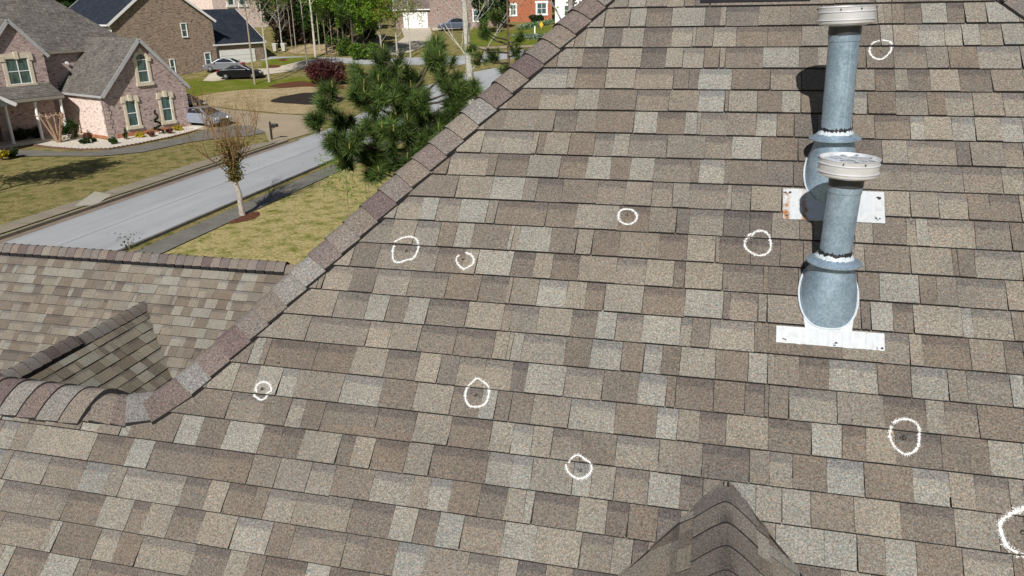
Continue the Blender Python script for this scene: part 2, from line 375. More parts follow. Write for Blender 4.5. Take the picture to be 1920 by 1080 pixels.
# hidden slopes
yr = mp(0, VR)[1]; zr = mp(0, VR)[2]
HP(field('roof_slope', (0, yr, zr), (-1, 0, 0), (0, -CA, SA), (0, SA, CA), 0, -6.2, -UK-.6, 12, [(0, 1, 0), (-1, -CA, UK)], house))
zl = lambda x: APX[2]+(x-APX[0])*(-nL[0]/nL[2])
left_up = np.array([nL[2], 0, -nL[0]]); left_up = left_up/np.linalg.norm(left_up)
HP(field('roof_slope', APX, (0, -1, 0), left_up, nL, 0, -8.2, -9.5, 3.2, [(0, 1, 0), (1, 1/1.405, 0), (1, -1/1.41, 2*(APX[1]-yr))], house))
right_up = np.array([-nR[2], 0, nR[0]]); right_up = right_up/np.linalg.norm(right_up)
HP(field('roof_slope', APX, (0, 1, 0), right_up, nR, 0, -8.4, -6, 9.5, [(0, 1, 0), (-1, 1/1.405, 0)], house))
HP(caps('ridge_cap', APX, APX+np.array([0, 9.3, 0]), -left_up, -right_up, house))
# far lower wing ---------------------------------------------------
fD = 8.5522; fO = cm((0, fD*SA, -fD*CA)); FV = 3.771-.0     # v of first course line under the ridge
fr = 3.905
HP(field('roof_slope', fO, mU, mV, mN, fr, -.6, -15, -3.2, [(0, 1, fr)], house, v0=3.771, tone=(.97, .95, .92)))
fy, fz = (fO+np.array(mV)*fr)[1:]
HP(field('roof_slope', (0, fy, fz), (-1, 0, 0), (0, -CA, SA), (0, SA, CA), 0, -4.5, 3.2, 15, [(0, 1, 0)], house))
HP(caps('ridge_cap', (-5.40, fy, fz), (-15, fy, fz), Lf, Lb, house, .155, .006, .05, .14, vent=.032, seed=11, cols=[CAPC[i] for i in (1, 5, 0, 1, 5, 2, 0, 1, 4, 5, 1)]))
HP(caps('ridge_cap', (-5.50, fy, fz), (-3.3, fy, fz), Lf, Lb, house, .14, .003, .035, .14, seed=12))
# small cross gable in the far wing ----------------------------------
b2 = R(41); sx, sz = -7.36, -3.80+EYE
ty = fO[1]+(sz-fO[2])*CA/SA; n0y = yr+(zr-sz)*CA/SA
for sg in (1, -1):
    V = np.array([-sg*math.cos(b2), 0, math.sin(b2)]); N = np.array([sg*math.sin(b2), 0, math.cos(b2)]); U = np.array([0, sg, 0.])
    # keep between the far wing's valley and the near wing's valley
    A = np.array([sx, ty, sz]); kk = math.sin(b2)
    cl = [(0, 1, 0), (sg*1., -kk, 0.), (-sg*1., -kk, (ty-n0y))] if sg > 0 else [(0, 1, 0), (-1., -kk, 0.), (1., -kk, (ty-n0y))]
    HP(field('roof_slope', A, U, V, N, 0, -3.0, -4.5 if sg > 0 else -.2, .2 if sg > 0 else 4.5, cl, house, v0=-.09, hi=.017, tone=(1, 1.0, .93)))
Lr = (math.cos(b2), 0, -math.sin(b2)); Ll = (-math.cos(b2), 0, -math.sin(b2))
HP(caps('ridge_cap', (sx, n0y+.1, sz), (sx, ty+.12, sz), Lr, Ll, house, .15, .006, .04, .145, seed=21))
HP(caps('ridge_cap', (sx, n0y, sz), (sx, 7.04, sz), Lr, Ll, house, .155, .010, .05, .145, vent=.038, seed=22))
# gable in the lower right, its ridge level and running towards the camera ------------
b3 = R(38.5); A = mp(.16, .672); A = A+np.array([0, 0, .004]); k3 = math.sin(b3)
for sg in (1, -1):
    V = np.array([-sg*math.cos(b3), 0, math.sin(b3)]); N = np.array([sg*math.sin(b3), 0, math.cos(b3)]); U = np.array([0, sg, 0.])
    cl = [(0, 1, 0), (1., -k3, 0.)] if sg > 0 else [(0, 1, 0), (-1., -k3, 0.)]
    HP(field('roof_slope', A+N*.010, U, V, N, 0, -2.6, -3.3 if sg > 0 else -.1, .1 if sg > 0 else 3.3, cl, house, v0=-.06, hi=.012, tone=(1.12, 1.1, 1.08)))  # raised tone paints in light that these side slopes lack
HP(caps('ridge_cap', A+np.array([0, -3.2, .012]), A+np.array([0, -.05, .004]), (math.cos(b3), 0, -math.sin(b3)), (-math.cos(b3), 0, -math.sin(b3)), house, .155, .004, .016, .132, stain=.66, seed=31, bh=.007, cols=[tuple(1.12*x for x in CAPC[i]) for i in (5, 2, 1, 5, 2, 1, 5)]))
mb = MB()
for sg in (1, -1):                             # cut edge of the valley, running down both sides of that gable
    pts = []
    for i in range(15):
        dx = .16*i+.03; q = A+np.array([sg*dx, -dx*math.tan(b3), -dx*math.tan(b3)]); pts.append(q+np.array(mN)*.0125+np.array([0, 0, .011]))
    mb.tube(pts, .0052 if sg > 0 else .0036, 5)
HP(mb.build('valley_edge', M['asphalt_edge'], house))
# body of the house below the eaves
M['brick0'] = mat_plain('tan brick wall', (.30, .24, .19), .9, sc=3)
mb = MB()
mb.box((.45, 7.0, 2.05), (5.3, 5.9, 2.05)); mb.box((-8.2, 3.0, 1.5), (3.6, 1.9, 1.5)); mb.box((-9.5, 9.0, 1.2), (5.0, 1.4, 1.2))
HP(mb.build('wall', M['brick0'], house))

# chalk rings and hail bruises ---------------------------------------
def mat_chalk():
    mt, t, b, N, L = nm('white chalk'); v = coords(t); n = noise(t, v, 330, 2, .6)
    b.inputs['Base Color'].default_value = (.80, .80, .78, 1); b.inputs['Roughness'].default_value = 1
    tr = N.new('ShaderNodeBsdfTransparent'); ms = N.new('ShaderNodeMixShader')
    a = N.new('ShaderNodeAttribute'); a.attribute_name = 'Col'
    ad = N.new('ShaderNodeMath'); ad.operation = 'ADD'; L.new(n, ad.inputs[0]); L.new(a.outputs['Fac'], ad.inputs[1])
    L.new(ramp(t, ad.outputs[0], [(.98, g3(0)), (1., g3(.96))]), ms.inputs[0])
    # Fac of Col carries how much chalk lies there
    rr = [x for x in N if x.type == 'VALTORGB'][0]; rr.color_ramp.elements[0].position = .88; rr.color_ramp.elements[1].position = 1.0
    L.new(tr.outputs[0], ms.inputs[1]); L.new(b.outputs[0], ms.inputs[2]); L.new(ms.outputs[0], N['Material Output'].inputs['Surface'])
    return mt
M['chalk'] = mat_chalk(); M['bruise'] = mat_plain('bare bruised asphalt', (.028, .024, .02), 1., sc=60)
def surf(u, v):                                # height of the shingle surface over the roof plane
    f = ((3.25910774-v)/EXPO) % 1.0            # 1 at the butt
    return .0012+(.0135-.0012)*f+.0008
def on_plane(px, py):
    q = ray(px, py); n = np.array(mN); t = -3.33142/(n@q); P = q*t
    return P[0], P[1]*CA+P[2]*SA
RINGS = [
 ('chalk ring beside the cap of the upper vent pipe', [(1652, 78), (1668, 82), (1671, 93), (1664, 104), (1653, 113), (1641, 112), (1632, 104), (1630, 94), (1636, 84), (1648, 79)], 1650, 97, .5),
 ('small chalk ring above and left of the ring nearest the pipes', [(1162, 396), (1172, 393), (1186, 395), (1194, 404), (1192, 415), (1183, 422), (1172, 422), (1162, 415), (1160, 404), (1163, 396)], 1176, 404, .6),
 ('chalk ring crossing a course line just left of the lower pipe', [(1408, 447), (1416, 437), (1432, 436), (1442, 446), (1445, 462), (1439, 476), (1424, 481), (1409, 476), (1398, 466), (1397, 452), (1408, 440)], 1421, 459, .3),
 ('large squarish chalk ring near the upper left hip', [(741, 456), (756, 448), (772, 446), (783, 452), (785, 464), (781, 477), (774, 487), (764, 489), (749, 494), (739, 489), (737, 472), (740, 460)], 763, 471, .8),
 ('chalk ring open at its upper left, right of the squarish ring', [(873, 474), (884, 479), (889, 488), (887, 497), (880, 502), (870, 506), (862, 500), (857, 492), (857, 484), (862, 479)], 870, 488, .8),
 ('lowest left chalk ring, broken across a course line', [(484, 738), (482, 728), (487, 720), (497, 717), (507, 722), (511, 733), (503, 739), (498, 747), (490, 750), (482, 746), (476, 740)], 494, 730, .9),
 ('oval chalk ring with a star bruise in the middle of the slope', [(877, 728), (888, 717), (896, 711), (908, 718), (917, 727), (916, 744), (911, 757), (900, 763), (884, 763), (875, 753), (873, 738), (878, 724)], 893, 741, .7),
 ('tall chalk ring with a tail on the right, below the lower pipe', [(1672, 795), (1686, 788), (1703, 788), (1718, 797), (1723, 815), (1721, 835), (1712, 848), (1697, 853), (1683, 845), (1673, 833), (1668, 818), (1670, 800)], 1692, 820, 1.2),
 ('pointed chalk ring left of the lower right gable', [(1066, 868), (1075, 858), (1086, 855), (1098, 863), (1108, 871), (1108, 884), (1098, 895), (1084, 898), (1070, 890), (1063, 880), (1061, 871)], 1088, 882, .9),
 ('large chalk ring cut by the right edge of the photo', [(1921, 952), (1898, 962), (1883, 971), (1874, 984), (1878, 1008), (1888, 1027), (1908, 1038), (1930, 1042), (1955, 1030), (1968, 1005), (1962, 975), (1940, 956), (1921, 952)], 1919, 1000, 1.2)]
random.seed(99)
for lab, pts, cx, cy, br in RINGS:
    uv_ = [on_plane(x, y) for x, y in pts]; P = []
    n = len(uv_)
    for i in range(n-1):                       # Catmull-Rom through the surveyed points
        p0, p1, p2, p3 = uv_[max(i-1, 0)], uv_[i], uv_[i+1], uv_[min(i+2, n-1)]
        for j in range(10):
            t = j/10; P.append(tuple(.5*(2*p1[k]+(p2[k]-p0[k])*t+(2*p0[k]-5*p1[k]+4*p2[k]-p3[k])*t*t+(3*p1[k]-p0[k]-3*p2[k]+p3[k])*t**3) for k in (0, 1)))
    P.append(uv_[-1]); mb = MB(); fat = 1.9 if 'cut by' in lab else 1.
    def ring(wd, dens, hh):
        prev = None
        for i in range(len(P)):
            a = P[max(i-1, 0)]; b = P[min(i+1, len(P)-1)]; dx, dy = b[0]-a[0], b[1]-a[1]; l = math.hypot(dx, dy)+1e-9
            ww = wd*fat*random.uniform(.6, 1.35); nx, ny = -dy/l*ww, dx/l*ww; jx = random.uniform(-.001, .001)
            q = [(P[i][0]+nx*s+jx, P[i][1]+ny*s+jx) for s in (1, .45, -.45, -1)]
            q = [mp(u, v, surf(u, v)+hh) for u, v in q]; d = dens+random.uniform(-.07, .05)
            if prev:
                for k in range(3):
                    c = [d-.28 if k != 1 else d, d-.28 if k != 1 else d, d-.28 if k != 1 else d, d-.28 if k != 1 else d]
                    mb.add([prev[k], q[k], q[k+1], prev[k+1]], [g3(x) for x in c], 0)
            prev = q
    ring(.0074, .545, .0006); ring(.0175, .38, .0003)
    tag(mb.build('chalk_ring', M['chalk'], roof), lab); mb = MB()
    for _ in range(14):                        # bruise: a star of bare asphalt
        a = random.uniform(0, 6.28); r_ = random.uniform(.001, .007)*br*1.6; u, v = on_plane(cx, cy); u += r_*math.cos(a); v += r_*math.sin(a); s = random.uniform(.0015, .0042)*br
        mb.add([mp(u+s*math.cos(k*1.26+a)*random.uniform(.5, 1.3), v+s*math.sin(k*1.26+a)*random.uniform(.5, 1.3), surf(u, v)+.0006+.0001*_) for k in range(5)], (1, 1, 1), 0)
    mb.build('hail_bruise', M['bruise'], roof)
# scuffs and lost granules elsewhere on the slope
for px, py, s in ((1482, 209, .006), (1488, 209, .005), (1461, 831, .004), (1481, 831, .004), (610, 741, .003), (616, 741, .003), (524, 683, .006), (1881, 206, .007), (1362, 543, .006), (1408, 544, .004), (1595, 788, .005), (724, 960, .004), (560, 843, .003), (1595, 1015, .004), (1240, 905, .004), (1527, 853, .003)):
    u, v = on_plane(px, py); mb = MB()
    for _ in range(5):
        uu, v2 = u+random.uniform(-s, s), v+random.uniform(-s, s)*.7; q = s*random.uniform(.2, .5)
        mb.add([mp(uu+q*math.cos(k*1.26)*random.uniform(.5, 1.6), v2+q*math.sin(k*1.26)*random.uniform(.5, 1.2), surf(u, v)+.0006+.0001*_) for k in range(5)])
    mb.build('scuff_mark', M['bruise'], roof)

# low black box vent on the slope, only its lip shows at the top edge of the photo
M['blackmetal'] = mat_plain('black painted metal', (.018, .018, .022), .45, .3, 9, .3)
mb = MB(); u0, u1 = -.075, .44; v1 = 3.335
ax = (np.array(mU), np.array(mV), np.array(mN))
mb.box(mp((u0+u1)/2, v1+.20, .012), ((u1-u0)/2+.03, .26, .003), ax); mb.box(mp((u0+u1)/2, v1+.22, .055), ((u1-u0)/2-.03, .19, .045), ax)
mb.rings([[mp(u0, v1-.012, .045), mp(u1, v1-.012, .045), mp(u1, v1+.44, .045), mp(u0, v1+.44, .045)], [mp(u0, v1-.012, .075), mp(u1, v1-.012, .075), mp(u1, v1+.44, .075), mp(u0, v1+.44, .075)], [mp(u0+.04, v1+.03, .125), mp(u1-.04, v1+.03, .125), mp(u1-.04, v1+.40, .125), mp(u0+.04, v1+.40, .125)]])
HP(mb.build('box_vent', M['blackmetal'], house))

# ------------------------------------------------------------------ the two vent pipes
def mat_galv():
    mt, t, b, N, L = nm('galvanized steel'); v = coords(t)
    vo = N.new('ShaderNodeTexVoronoi'); vo.inputs['Scale'].default_value = 120; L.new(v, vo.inputs['Vector'])
    sp = ramp(t, vo.outputs['Color'], [(.2, (.28, .37, .45)), (.8, (.38, .48, .57))])
    n = noise(t, v, 9, 4, .7); cl = ramp(t, n, [(.3, (.72, .76, .8)), (.7, (1.12, 1.12, 1.12))])
    L.new(mix(t, sp, cl, 1., 'MULTIPLY'), b.inputs['Base Color']); b.inputs['Metallic'].default_value = .48
    L.new(ramp(t, noise(t, v, 30, 3), [(.3, g3(.30)), (.7, g3(.46))]), b.inputs['Roughness'])
    L.new(bump(t, vo.outputs['Distance'], .12, .002), b.inputs['Normal']); return mt
def mat_flash(rust):
    mt, t, b, N, L = nm('weathered flashing sheet'); v = coords(t)
    n = noise(t, v, 22, 5, .65); c = ramp(t, n, [(.3, (.42, .45, .46)), (.5, (.55, .57, .58)), (.75, (.45, .49, .53))])
    if rust:
        a = N.new('ShaderNodeAttribute'); a.attribute_name = 'Col'; n2 = noise(t, v, 35, 4, .7)
        ad = N.new('ShaderNodeMath'); ad.operation = 'ADD'; L.new(n2, ad.inputs[0]); L.new(a.outputs['Fac'], ad.inputs[1])
        c = mix(t, c, (.30, .13, .03), ramp(t, ad.outputs[0], [(.95, g3(0)), (1., g3(1))]))
        r_ = [x for x in N if x.type == 'VALTORGB'][-1]; r_.color_ramp.elements[0].position = .70
    L.new(c, b.inputs['Base Color']); b.inputs['Metallic'].default_value = .25; b.inputs['Roughness'].default_value = .5; return mt
M['galv'] = mat_galv(); M['flash'] = mat_flash(False); M['flashrust'] = mat_flash(True)
M['capmetal'] = mat_plain('brushed pale aluminium', (.74, .74, .76), .32, .45, 14, .10); M['sealant'] = mat_plain('black roof sealant', (.015, .015, .016), .55, sc=50)
M['caulk'] = mat_plain('pale caulk', (.50, .55, .59), .7, sc=40, var=.15)
M['cap_shade_sleeve'] = mat_plain('dark metal with cap shade', (.07, .075, .085), .4, .5, 20)
def vent_pipe(bu, bv, ch, c0, lean, plate, rust, label, seed):
    random.seed(seed); base = mp(bu, bv)
    t = empty('vent_pipe', base, 0, label, 'vent pipe', 'galvanized vent pipes on the roof slope')
    def put(mbx, name, mats, sm=True):
        o = mbx.build(name, mats, t, smooth=sm); o.location = tuple(-base); return o
    Z = np.array([lean, 0, 1.]); Z /= np.linalg.norm(Z); X = np.array([1., 0, -lean]); X /= np.linalg.norm(X); Y = np.cross(Z, X); ax = (X, Y, Z)
    r = .0655
    # flashing: cross strip and the tongue round the boot
    mb = MB(); u0, u1, v0, v1 = plate; n = 40
    tl = [mp(u0+(u1-u0)*i/n, v1, .0135+random.uniform(-.001, .001)) for i in range(n+1)]
    bl = [mp(u0+(u1-u0)*i/n, v0+random.uniform(-.0012, .0012), .0155+random.uniform(-.001, .001)) for i in range(n+1)]
    for i in range(n):
        ua, ub = (u0+(u1-u0)*i/n, u0+(u1-u0)*(i+1)/n); f = lambda u: .62*math.exp(-((u-u0-.095)/.022)**2)+.55*math.exp(-((u-u0-.02)/.018)**2)+.3*math.exp(-((u-u0)/.01)**2)-.05
        a, b = f(ua), f(ub); mb.add([bl[i], bl[i+1], tl[i+1], tl[i]], [g3(a), g3(b), g3(b*.5), g3(a*.5)], 0)
        mb.add([bl[i]-np.array(mN)*.010, bl[i+1]-np.array(mN)*.010, bl[i+1], bl[i]], g3(-.05), 0)
    ec = (bu, bv+.020)
    tong = [mp(ec[0]+.126*math.copysign(abs(math.cos(a))**.75, math.cos(a)), ec[1]+(.165 if math.sin(a) > 0 else .158)*math.sin(a), .0125) for a in [2*math.pi*k/40 for k in range(40)]]
    mb.rings([[q-np.array(mN)*.01 for q in tong], tong], False, True, g3(-.05), 0)
    mb.add([mp(bu-.095, v1-.004, .0138), mp(bu+.095, v1-.004, .0138), mp(bu+.105, ec[1]-.10, .0132), mp(bu-.105, ec[1]-.10, .0132)], g3(-.05), 0)
    put(mb, 'flashing', M['flashrust'] if rust else M['flash'], False)
    # boot
    mb = MB(); rs = []; n = 40; top = base+Z*ch
    for i in range(15):
        s = i/14; e = 1-s**2.3; l = s**1.0; ring_ = []
        for k in range(n):
            a = 2*math.pi*k/n; lo = mp(ec[0]+.120*math.copysign(abs(math.cos(a))**.72, math.cos(a)), ec[1]+.163*math.sin(a), .012)
            hi = top+(X*math.cos(a)+Y*math.sin(a))*.080
            q = lo*(1-l)+hi*l; cen = (mp(*ec)*(1-l)+top*l); bul = 1+.035*math.sin(math.pi*min(1, s*1.15))
            ring_.append(cen+(q-cen)*bul)
        rs.append(ring_)
    mb.rings(rs, False, False)
    put(mb, 'boot', M['galv'])
    mb = MB(); rim = [mp(ec[0]+.125*math.copysign(abs(math.cos(a))**.72, math.cos(a)), ec[1]+.167*math.sin(a), .015) for a in [2*math.pi*k/48 for k in range(49)]]; mb.tube(rim, .003, 6)
    put(mb, 'boot_seam', M['caulk'])
    # pipe
    mb = MB(); mb.lathe([(r, ch-.03), (r, c0-.075), (r+.0025, c0-.075), (r+.0025, c0+.01)], base, 40, ax)
    mb.bar(base+Z*(ch+.02)+X*(r*.35)-Y*(r*.94), base+Z*(c0-.08)+X*(r*.35)-Y*(r*.94), .005, .004, up=tuple(-Y))
    put(mb, 'pipe', M['galv'])
    mb = MB(); mb.lathe([(r+.001, c0-.048), (r+.004, c0-.048), (r+.004, c0-.002)], base, 40, ax, cap0=False, cap1=False); put(mb, 'cap_shade_sleeve', M['cap_shade_sleeve'])  # dark sleeve as long as the cap's shadow, that shade put into its colour
    # storm collar, its ragged caulk and the black sealant round the pipe
    mb = MB(); mb.lathe([(.070, ch-.004), (.108, ch-.014), (.115, ch-.012), (.115, ch-.006), (.108, ch-.003), (r+.004, ch+.020)], base, 48, ax, cap0=False)
    put(mb, 'storm_collar', M['galv'])
    def ragged(r0, r1, z0, z1, ja, mat_, nme):
        mb = MB(); n = 60; ph = [random.uniform(-1, 1) for _ in range(n)]
        pt = lambda k, rr, zz: base+Z*zz+(X*math.cos(2*math.pi*k/n)+Y*math.sin(2*math.pi*k/n))*rr
        A_ = [pt(k, r0+.006*ph[k], z0-ja*ph[k]) for k in range(n)]; B_ = [pt(k, (r0+r1)/2, (z0+z1)/2+.002*ph[(k*7) % n]) for k in range(n)]; C_ = [pt(k, r1, z1+ja*ph[(k*3+5) % n]) for k in range(n)]
        mb.rings([A_, B_, C_], False, False); put(mb, nme, mat_)
    ragged(.086, r+.003, ch+.006, ch+.030, .004, M['caulk'], 'caulk')
    ragged(r+.005, r+.002, ch+.022, ch+.042, .006, M['sealant'], 'sealant')
    # cap
    mb = MB(); R0 = .121
    mb.lathe([(r, c0-.012), (R0-.012, c0-.004), (R0-.008, c0), (R0-.004, c0+.003), (R0-.003, c0+.013), (R0+.001, c0+.016), (R0-.003, c0+.020), (R0-.003, c0+.046), (R0+.001, c0+.050), (R0-.003, c0+.054), (R0-.002, c0+.067), (R0, c0+.070), (R0-.004, c0+.071), (R0-.006, c0+.058), (R0-.03, c0+.062), (.03, c0+.066)], base, 56, ax, cap0=False)
    put(mb, 'cap', M['capmetal'])
    for a in (-1.9, -1.2, -.2, 1.2, 3.0):
        mb = MB(); d = X*math.cos(a)+Y*math.sin(a); mb.tube([base+Z*(c0+.062)+d*(R0-.004), base+Z*(c0+.062)+d*(R0+.003)], .003, 6)
        put(mb, 'screw', M['blackmetal'])
    mb = MB()
    for k in range(24):
        a = random.uniform(0, 6.28); q = random.uniform(.02, .1); d = X*math.cos(a)+Y*math.sin(a); e = X*math.cos(a+1.5)+Y*math.sin(a+1.5); s = random.uniform(.01, .024); p0 = base+Z*(c0+.0665+k*.0001)+d*q
        mb.add([p0+d*s, p0+e*s, p0-d*s*random.uniform(.4, 1), p0-e*s*random.uniform(.4, 1)])
    put(mb, 'caulk_smear', M['caulk'], False)
    # dabs of sealant on the nail heads of the flashing
    for u, v in ((u0+.03, v0+.018), ((u0+u1)/2+.02, v0+.012), (u1-.02, v0+.012)) if not rust else ((u0+.02, v0+.02), (u0+.02, v1-.025), (u1-.03, v0+.02), (u1-.025, v1-.035)):
        mb = MB()
        for _ in range(4):
            uu, vv = u+random.uniform(-.012, .012), v+random.uniform(-.006, .006); s = random.uniform(.003, .009); a = random.uniform(0, 3)
            mb.add([mp(uu+s*math.cos(a+k*1.05)*random.uniform(.4, 1.2), vv+s*.6*math.sin(a+k*1.05)*random.uniform(.4, 1.2), .0165+.0002*_) for k in range(6)])
        put(mb, 'sealant_dab', M['sealant'], False)
    return t
vent_pipe(.556, 1.535, .190, .565, .02, (.341, .781, 1.308, 1.388), False, 'lower and nearer galvanized vent pipe with a clean pale flashing strip', 41)
vent_pipe(.572, 2.165, .205, .705, -.032, (.356, .800, 1.930, 2.098), True, 'upper galvanized vent pipe, its flashing plate streaked with orange rust', 42)
# ================================================================== the street and the ground
def mat_grass(name, g, d, sc=.35, mixpos=(.42, .6), tuft=7.):
    mt, t, b, N, L = nm(name); v = coords(t)
    n1 = noise(t, v, sc, 4, .65); n2 = noise(t, v, tuft, 4, .7); n3 = noise(t, coords(t, (1, 1, 1)), tuft*2.6, 4, .8)
    c = mix(t, g, d, ramp(t, n1, [(mixpos[0], g3(0)), (mixpos[1], g3(1))]))
    c = mix(t, c, ramp(t, n2, [(.25, g3(.42)), (.5, g3(.95)), (.75, (1.6, 1.55, 1.4))]), 1., 'MULTIPLY')
    c = mix(t, c, ramp(t, n3, [(.3, g3(.5)), (.7, g3(1.5))]), 1., 'MULTIPLY')
    L.new(c, b.inputs['Base Color']); b.inputs['Roughness'].default_value = 1; b.inputs['Specular IOR Level'].default_value = .1
    L.new(bump(t, n2, .7, .08), b.inputs['Normal']); return mt
def mat_surface(name, c, sc=1.2, var=.12, fine=30, joint=None, streak=None, crack=False):
    mt, t, b, N, L = nm(name); v = coords(t)
    o = ramp(t, noise(t, v, sc, 5, .6), [(.3, tuple(x*(1-var) for x in c)), (.7, tuple(x*(1+var) for x in c))])
    o = mix(t, o, ramp(t, noise(t, v, fine, 2, .7), [(.3, g3(.85)), (.7, g3(1.14))]), 1., 'MULTIPLY')
    if streak:
        o = mix(t, o, ramp(t, noise(t, coords(t, streak), 1., 4, .6), [(.35, g3(.87)), (.65, g3(1.06))]), 1., 'MULTIPLY')
    if crack:
        vo = N.new('ShaderNodeTexVoronoi'); vo.feature = 'DISTANCE_TO_EDGE'; vo.inputs['Scale'].default_value = .16; L.new(mix(t, v, ramp(t, noise(t, v, 1.5, 4), [(0, g3(0)), (1, g3(2.5))]), 1., 'ADD'), vo.inputs['Vector'])
        o = mix(t, o, ramp(t, vo.outputs['Distance'], [(0., g3(.62)), (.006, g3(1))]), 1., 'MULTIPLY')
    if joint:
        w_ = N.new('ShaderNodeSeparateXYZ'); L.new(v, w_.inputs[0]); md = N.new('ShaderNodeMath'); md.operation = 'MODULO'; md.inputs[1].default_value = joint; L.new(w_.outputs[1], md.inputs[0])
        o = mix(t, o, ramp(t, md.outputs[0], [(0., g3(.55)), (.035, g3(.55)), (.045, g3(1))]), 1., 'MULTIPLY')
    L.new(o, b.inputs['Base Color']); b.inputs['Roughness'].default_value = .93; b.inputs['Specular IOR Level'].default_value = .2
    return mt
M['lawn'] = mat_grass('dry spring lawn', (.085, .10, .018), (.26, .215, .09), 1.1, (.32, .54), 9.)
M['lawn_near'] = mat_grass('patchy green lawn', (.15, .165, .028), (.40, .335, .15), 1.3, (.32, .54), 7.)
M['lawn_green'] = mat_grass('green lawn', (.13, .16, .018), (.24, .21, .06), .5, (.5, .75))
M['lawn_tan'] = mat_grass('dormant tan lawn', (.30, .23, .12), (.42, .33, .20), .9, (.3, .6))
M['asphalt'] = mat_surface('pale worn asphalt', (.375, .382, .388), .5, .05, 40, streak=(.8, .05, 1))
M['concrete'] = mat_surface('weathered concrete', (.26, .225, .17), .8, .14, 20, joint=1.5)
M['concrete_dark'] = mat_surface('damp dark concrete walk', (.17, .16, .14), .9, .2, 20, joint=1.5)
M['concrete_new'] = mat_surface('clean pale concrete', (.38, .36, .29), .8, .1, 20)
M['drive'] = mat_surface('tan concrete drive', (.34, .275, .19), .4, .10, 20)
M['drive_pale'] = mat_surface('pale concrete drive', (.52, .46, .36), .4, .08, 20)
M['gutter'] = mat_surface('stained gutter', (.24, .19, .15), 1.2, .2, 12)
M['mulch'] = mat_surface('dark mulch', (.030, .022, .018), 6, .5, 25)
M['mulch_red'] = mat_surface('red brown mulch', (.115, .045, .022), 6, .45, 25)
M['gravel'] = mat_surface('pale river gravel', (.58, .53, .45), 5, .3, 14)
def sheet(name, xy, off, mt, kind='structure', parent=None, grid=None):
    bm = bmesh.new(); vs = [bm.verts.new((x, y, 0)) for x, y in xy]; bm.faces.new(vs)
    if len(xy) > 4: bmesh.ops.triangulate(bm, faces=bm.faces[:])
    for s in TS[1:-1]:
        bmesh.ops.bisect_plane(bm, geom=bm.verts[:]+bm.edges[:]+bm.faces[:], plane_co=(_fh[0]*s, _fh[1]*s, 0), plane_no=(_fh[0], _fh[1], 0))
    bm.normal_update()
    for f in bm.faces:
        if f.normal.z < 0: f.normal_flip()
    for v in bm.verts: v.co.z = tz(v.co.x, v.co.y)+off
    me = bpy.data.meshes.new(name); bm.to_mesh(me); bm.free(); me.materials.append(mt)
    o = bpy.data.objects.new(name, me); col.objects.link(o)
    if kind: o['kind'] = kind
    if parent: o.parent = parent
    return o
def wob(pts, n=4, a=.25, seed=1):
    """round an outline and make it uneven"""
    rd = random.Random(seed); out = []; m_ = len(pts)
    for i in range(m_):
        p0, p1, p2, p3 = (np.array(pts[(i+k-1) % m_][:2], float) for k in range(4))
        for j in range(n):
            t = j/n; q = .5*(2*p1+(p2-p0)*t+(2*p0-5*p1+4*p2-p3)*t*t+(3*p1-p0-3*p2+p3)*t**3)
            out.append((q[0]+rd.uniform(-a, a), q[1]+rd.uniform(-a, a)))
    return out
P2 = lambda *px: [tuple(at(*p)[:2]) for p in px]
sheet('ground', [(-500, -80), (300, -80), (300, 560), (-500, 560)], -.03, M['lawn'])
# the near street runs along Y; kerbs are real steps
YB = 75
sheet('street', [(-29.7, -60), (-23.45, -60), (-23.45, 62), (-22.5, 70), (-19, 82), (-14, 92), (-21, 97), (-27.5, 88), (-29.7, 76)], .006, M['asphalt'])
sheet('street', P2((480, 107), (560, 106), (700, 110), (850, 106), (1060, 86), (1060, 98), (860, 122), (700, 122), (560, 114), (480, 113)), .012, M['asphalt'])
mb = MB(); rs_ = random.Random(8)
for x_, y0_, y1_ in ((-26.6, -20, 60),):
    y_ = y0_; px_ = x_
    while y_ < y1_:
        nx_ = x_+rs_.uniform(-.04, .04); mb.bar((px_, y_, .012), (nx_, y_+1.6, .012), rs_.uniform(.02, .05), .004); px_ = nx_; y_ += 1.6
for _ in range(26):
    x_, y_ = rs_.uniform(-29, -23.8), rs_.uniform(27, 60); a_ = rs_.uniform(0, 6.28); l_ = rs_.uniform(.05, .35); mb.bar((x_, y_, .012), (x_+l_*math.cos(a_), y_+l_*math.sin(a_), .012), rs_.uniform(.02, .07), .004)
o = mb.build('road_seam', mat_plain('dark road tar', (.26, .26, .27), .9)); o['kind'] = 'structure'
def strip(name, x0, x1, y0, y1, z0, z1, mt, brk=()):
    mb = MB(); ys = np.arange(y0, y1+.01, 3.)
    for a, b in zip(ys[:-1], ys[1:]):
        if any(p < (a+b)/2 < q for p, q in brk): continue
        mb.box(((x0+x1)/2, (a+b)/2, tz((x0+x1)/2, (a+b)/2)+(z0+z1)/2), ((x1-x0)/2, (b-a)/2-.006, (z1-z0)/2))
    o = mb.build(name, mt); o['kind'] = 'structure'; return o
strip('kerb', -30.05, -29.88, -30, 51.5, -.05, .16, M['concrete'])
strip('kerb', -23.40, -23.25, -30, 78, -.05, .10, M['concrete_dark'])
sheet('gutter', [(-29.9, -60), (-29.45, -60), (-29.45, 52), (-29.9, 52)], .014, M['gutter'])
sheet('sidewalk', [(-31.95, -60), (-30.75, -60), (-30.75, 52.4), (-31.95, 49.5)], .020, M['concrete'])
sheet('sidewalk', [(-22.75, -60), (-21.45, -60), (-21.45, 76), (-22.75, 76)], .020, M['concrete_dark'])
sheet('sidewalk', P2((140, 387), (178, 360), (210, 366), (178, 386)), .026, M['concrete_new'])
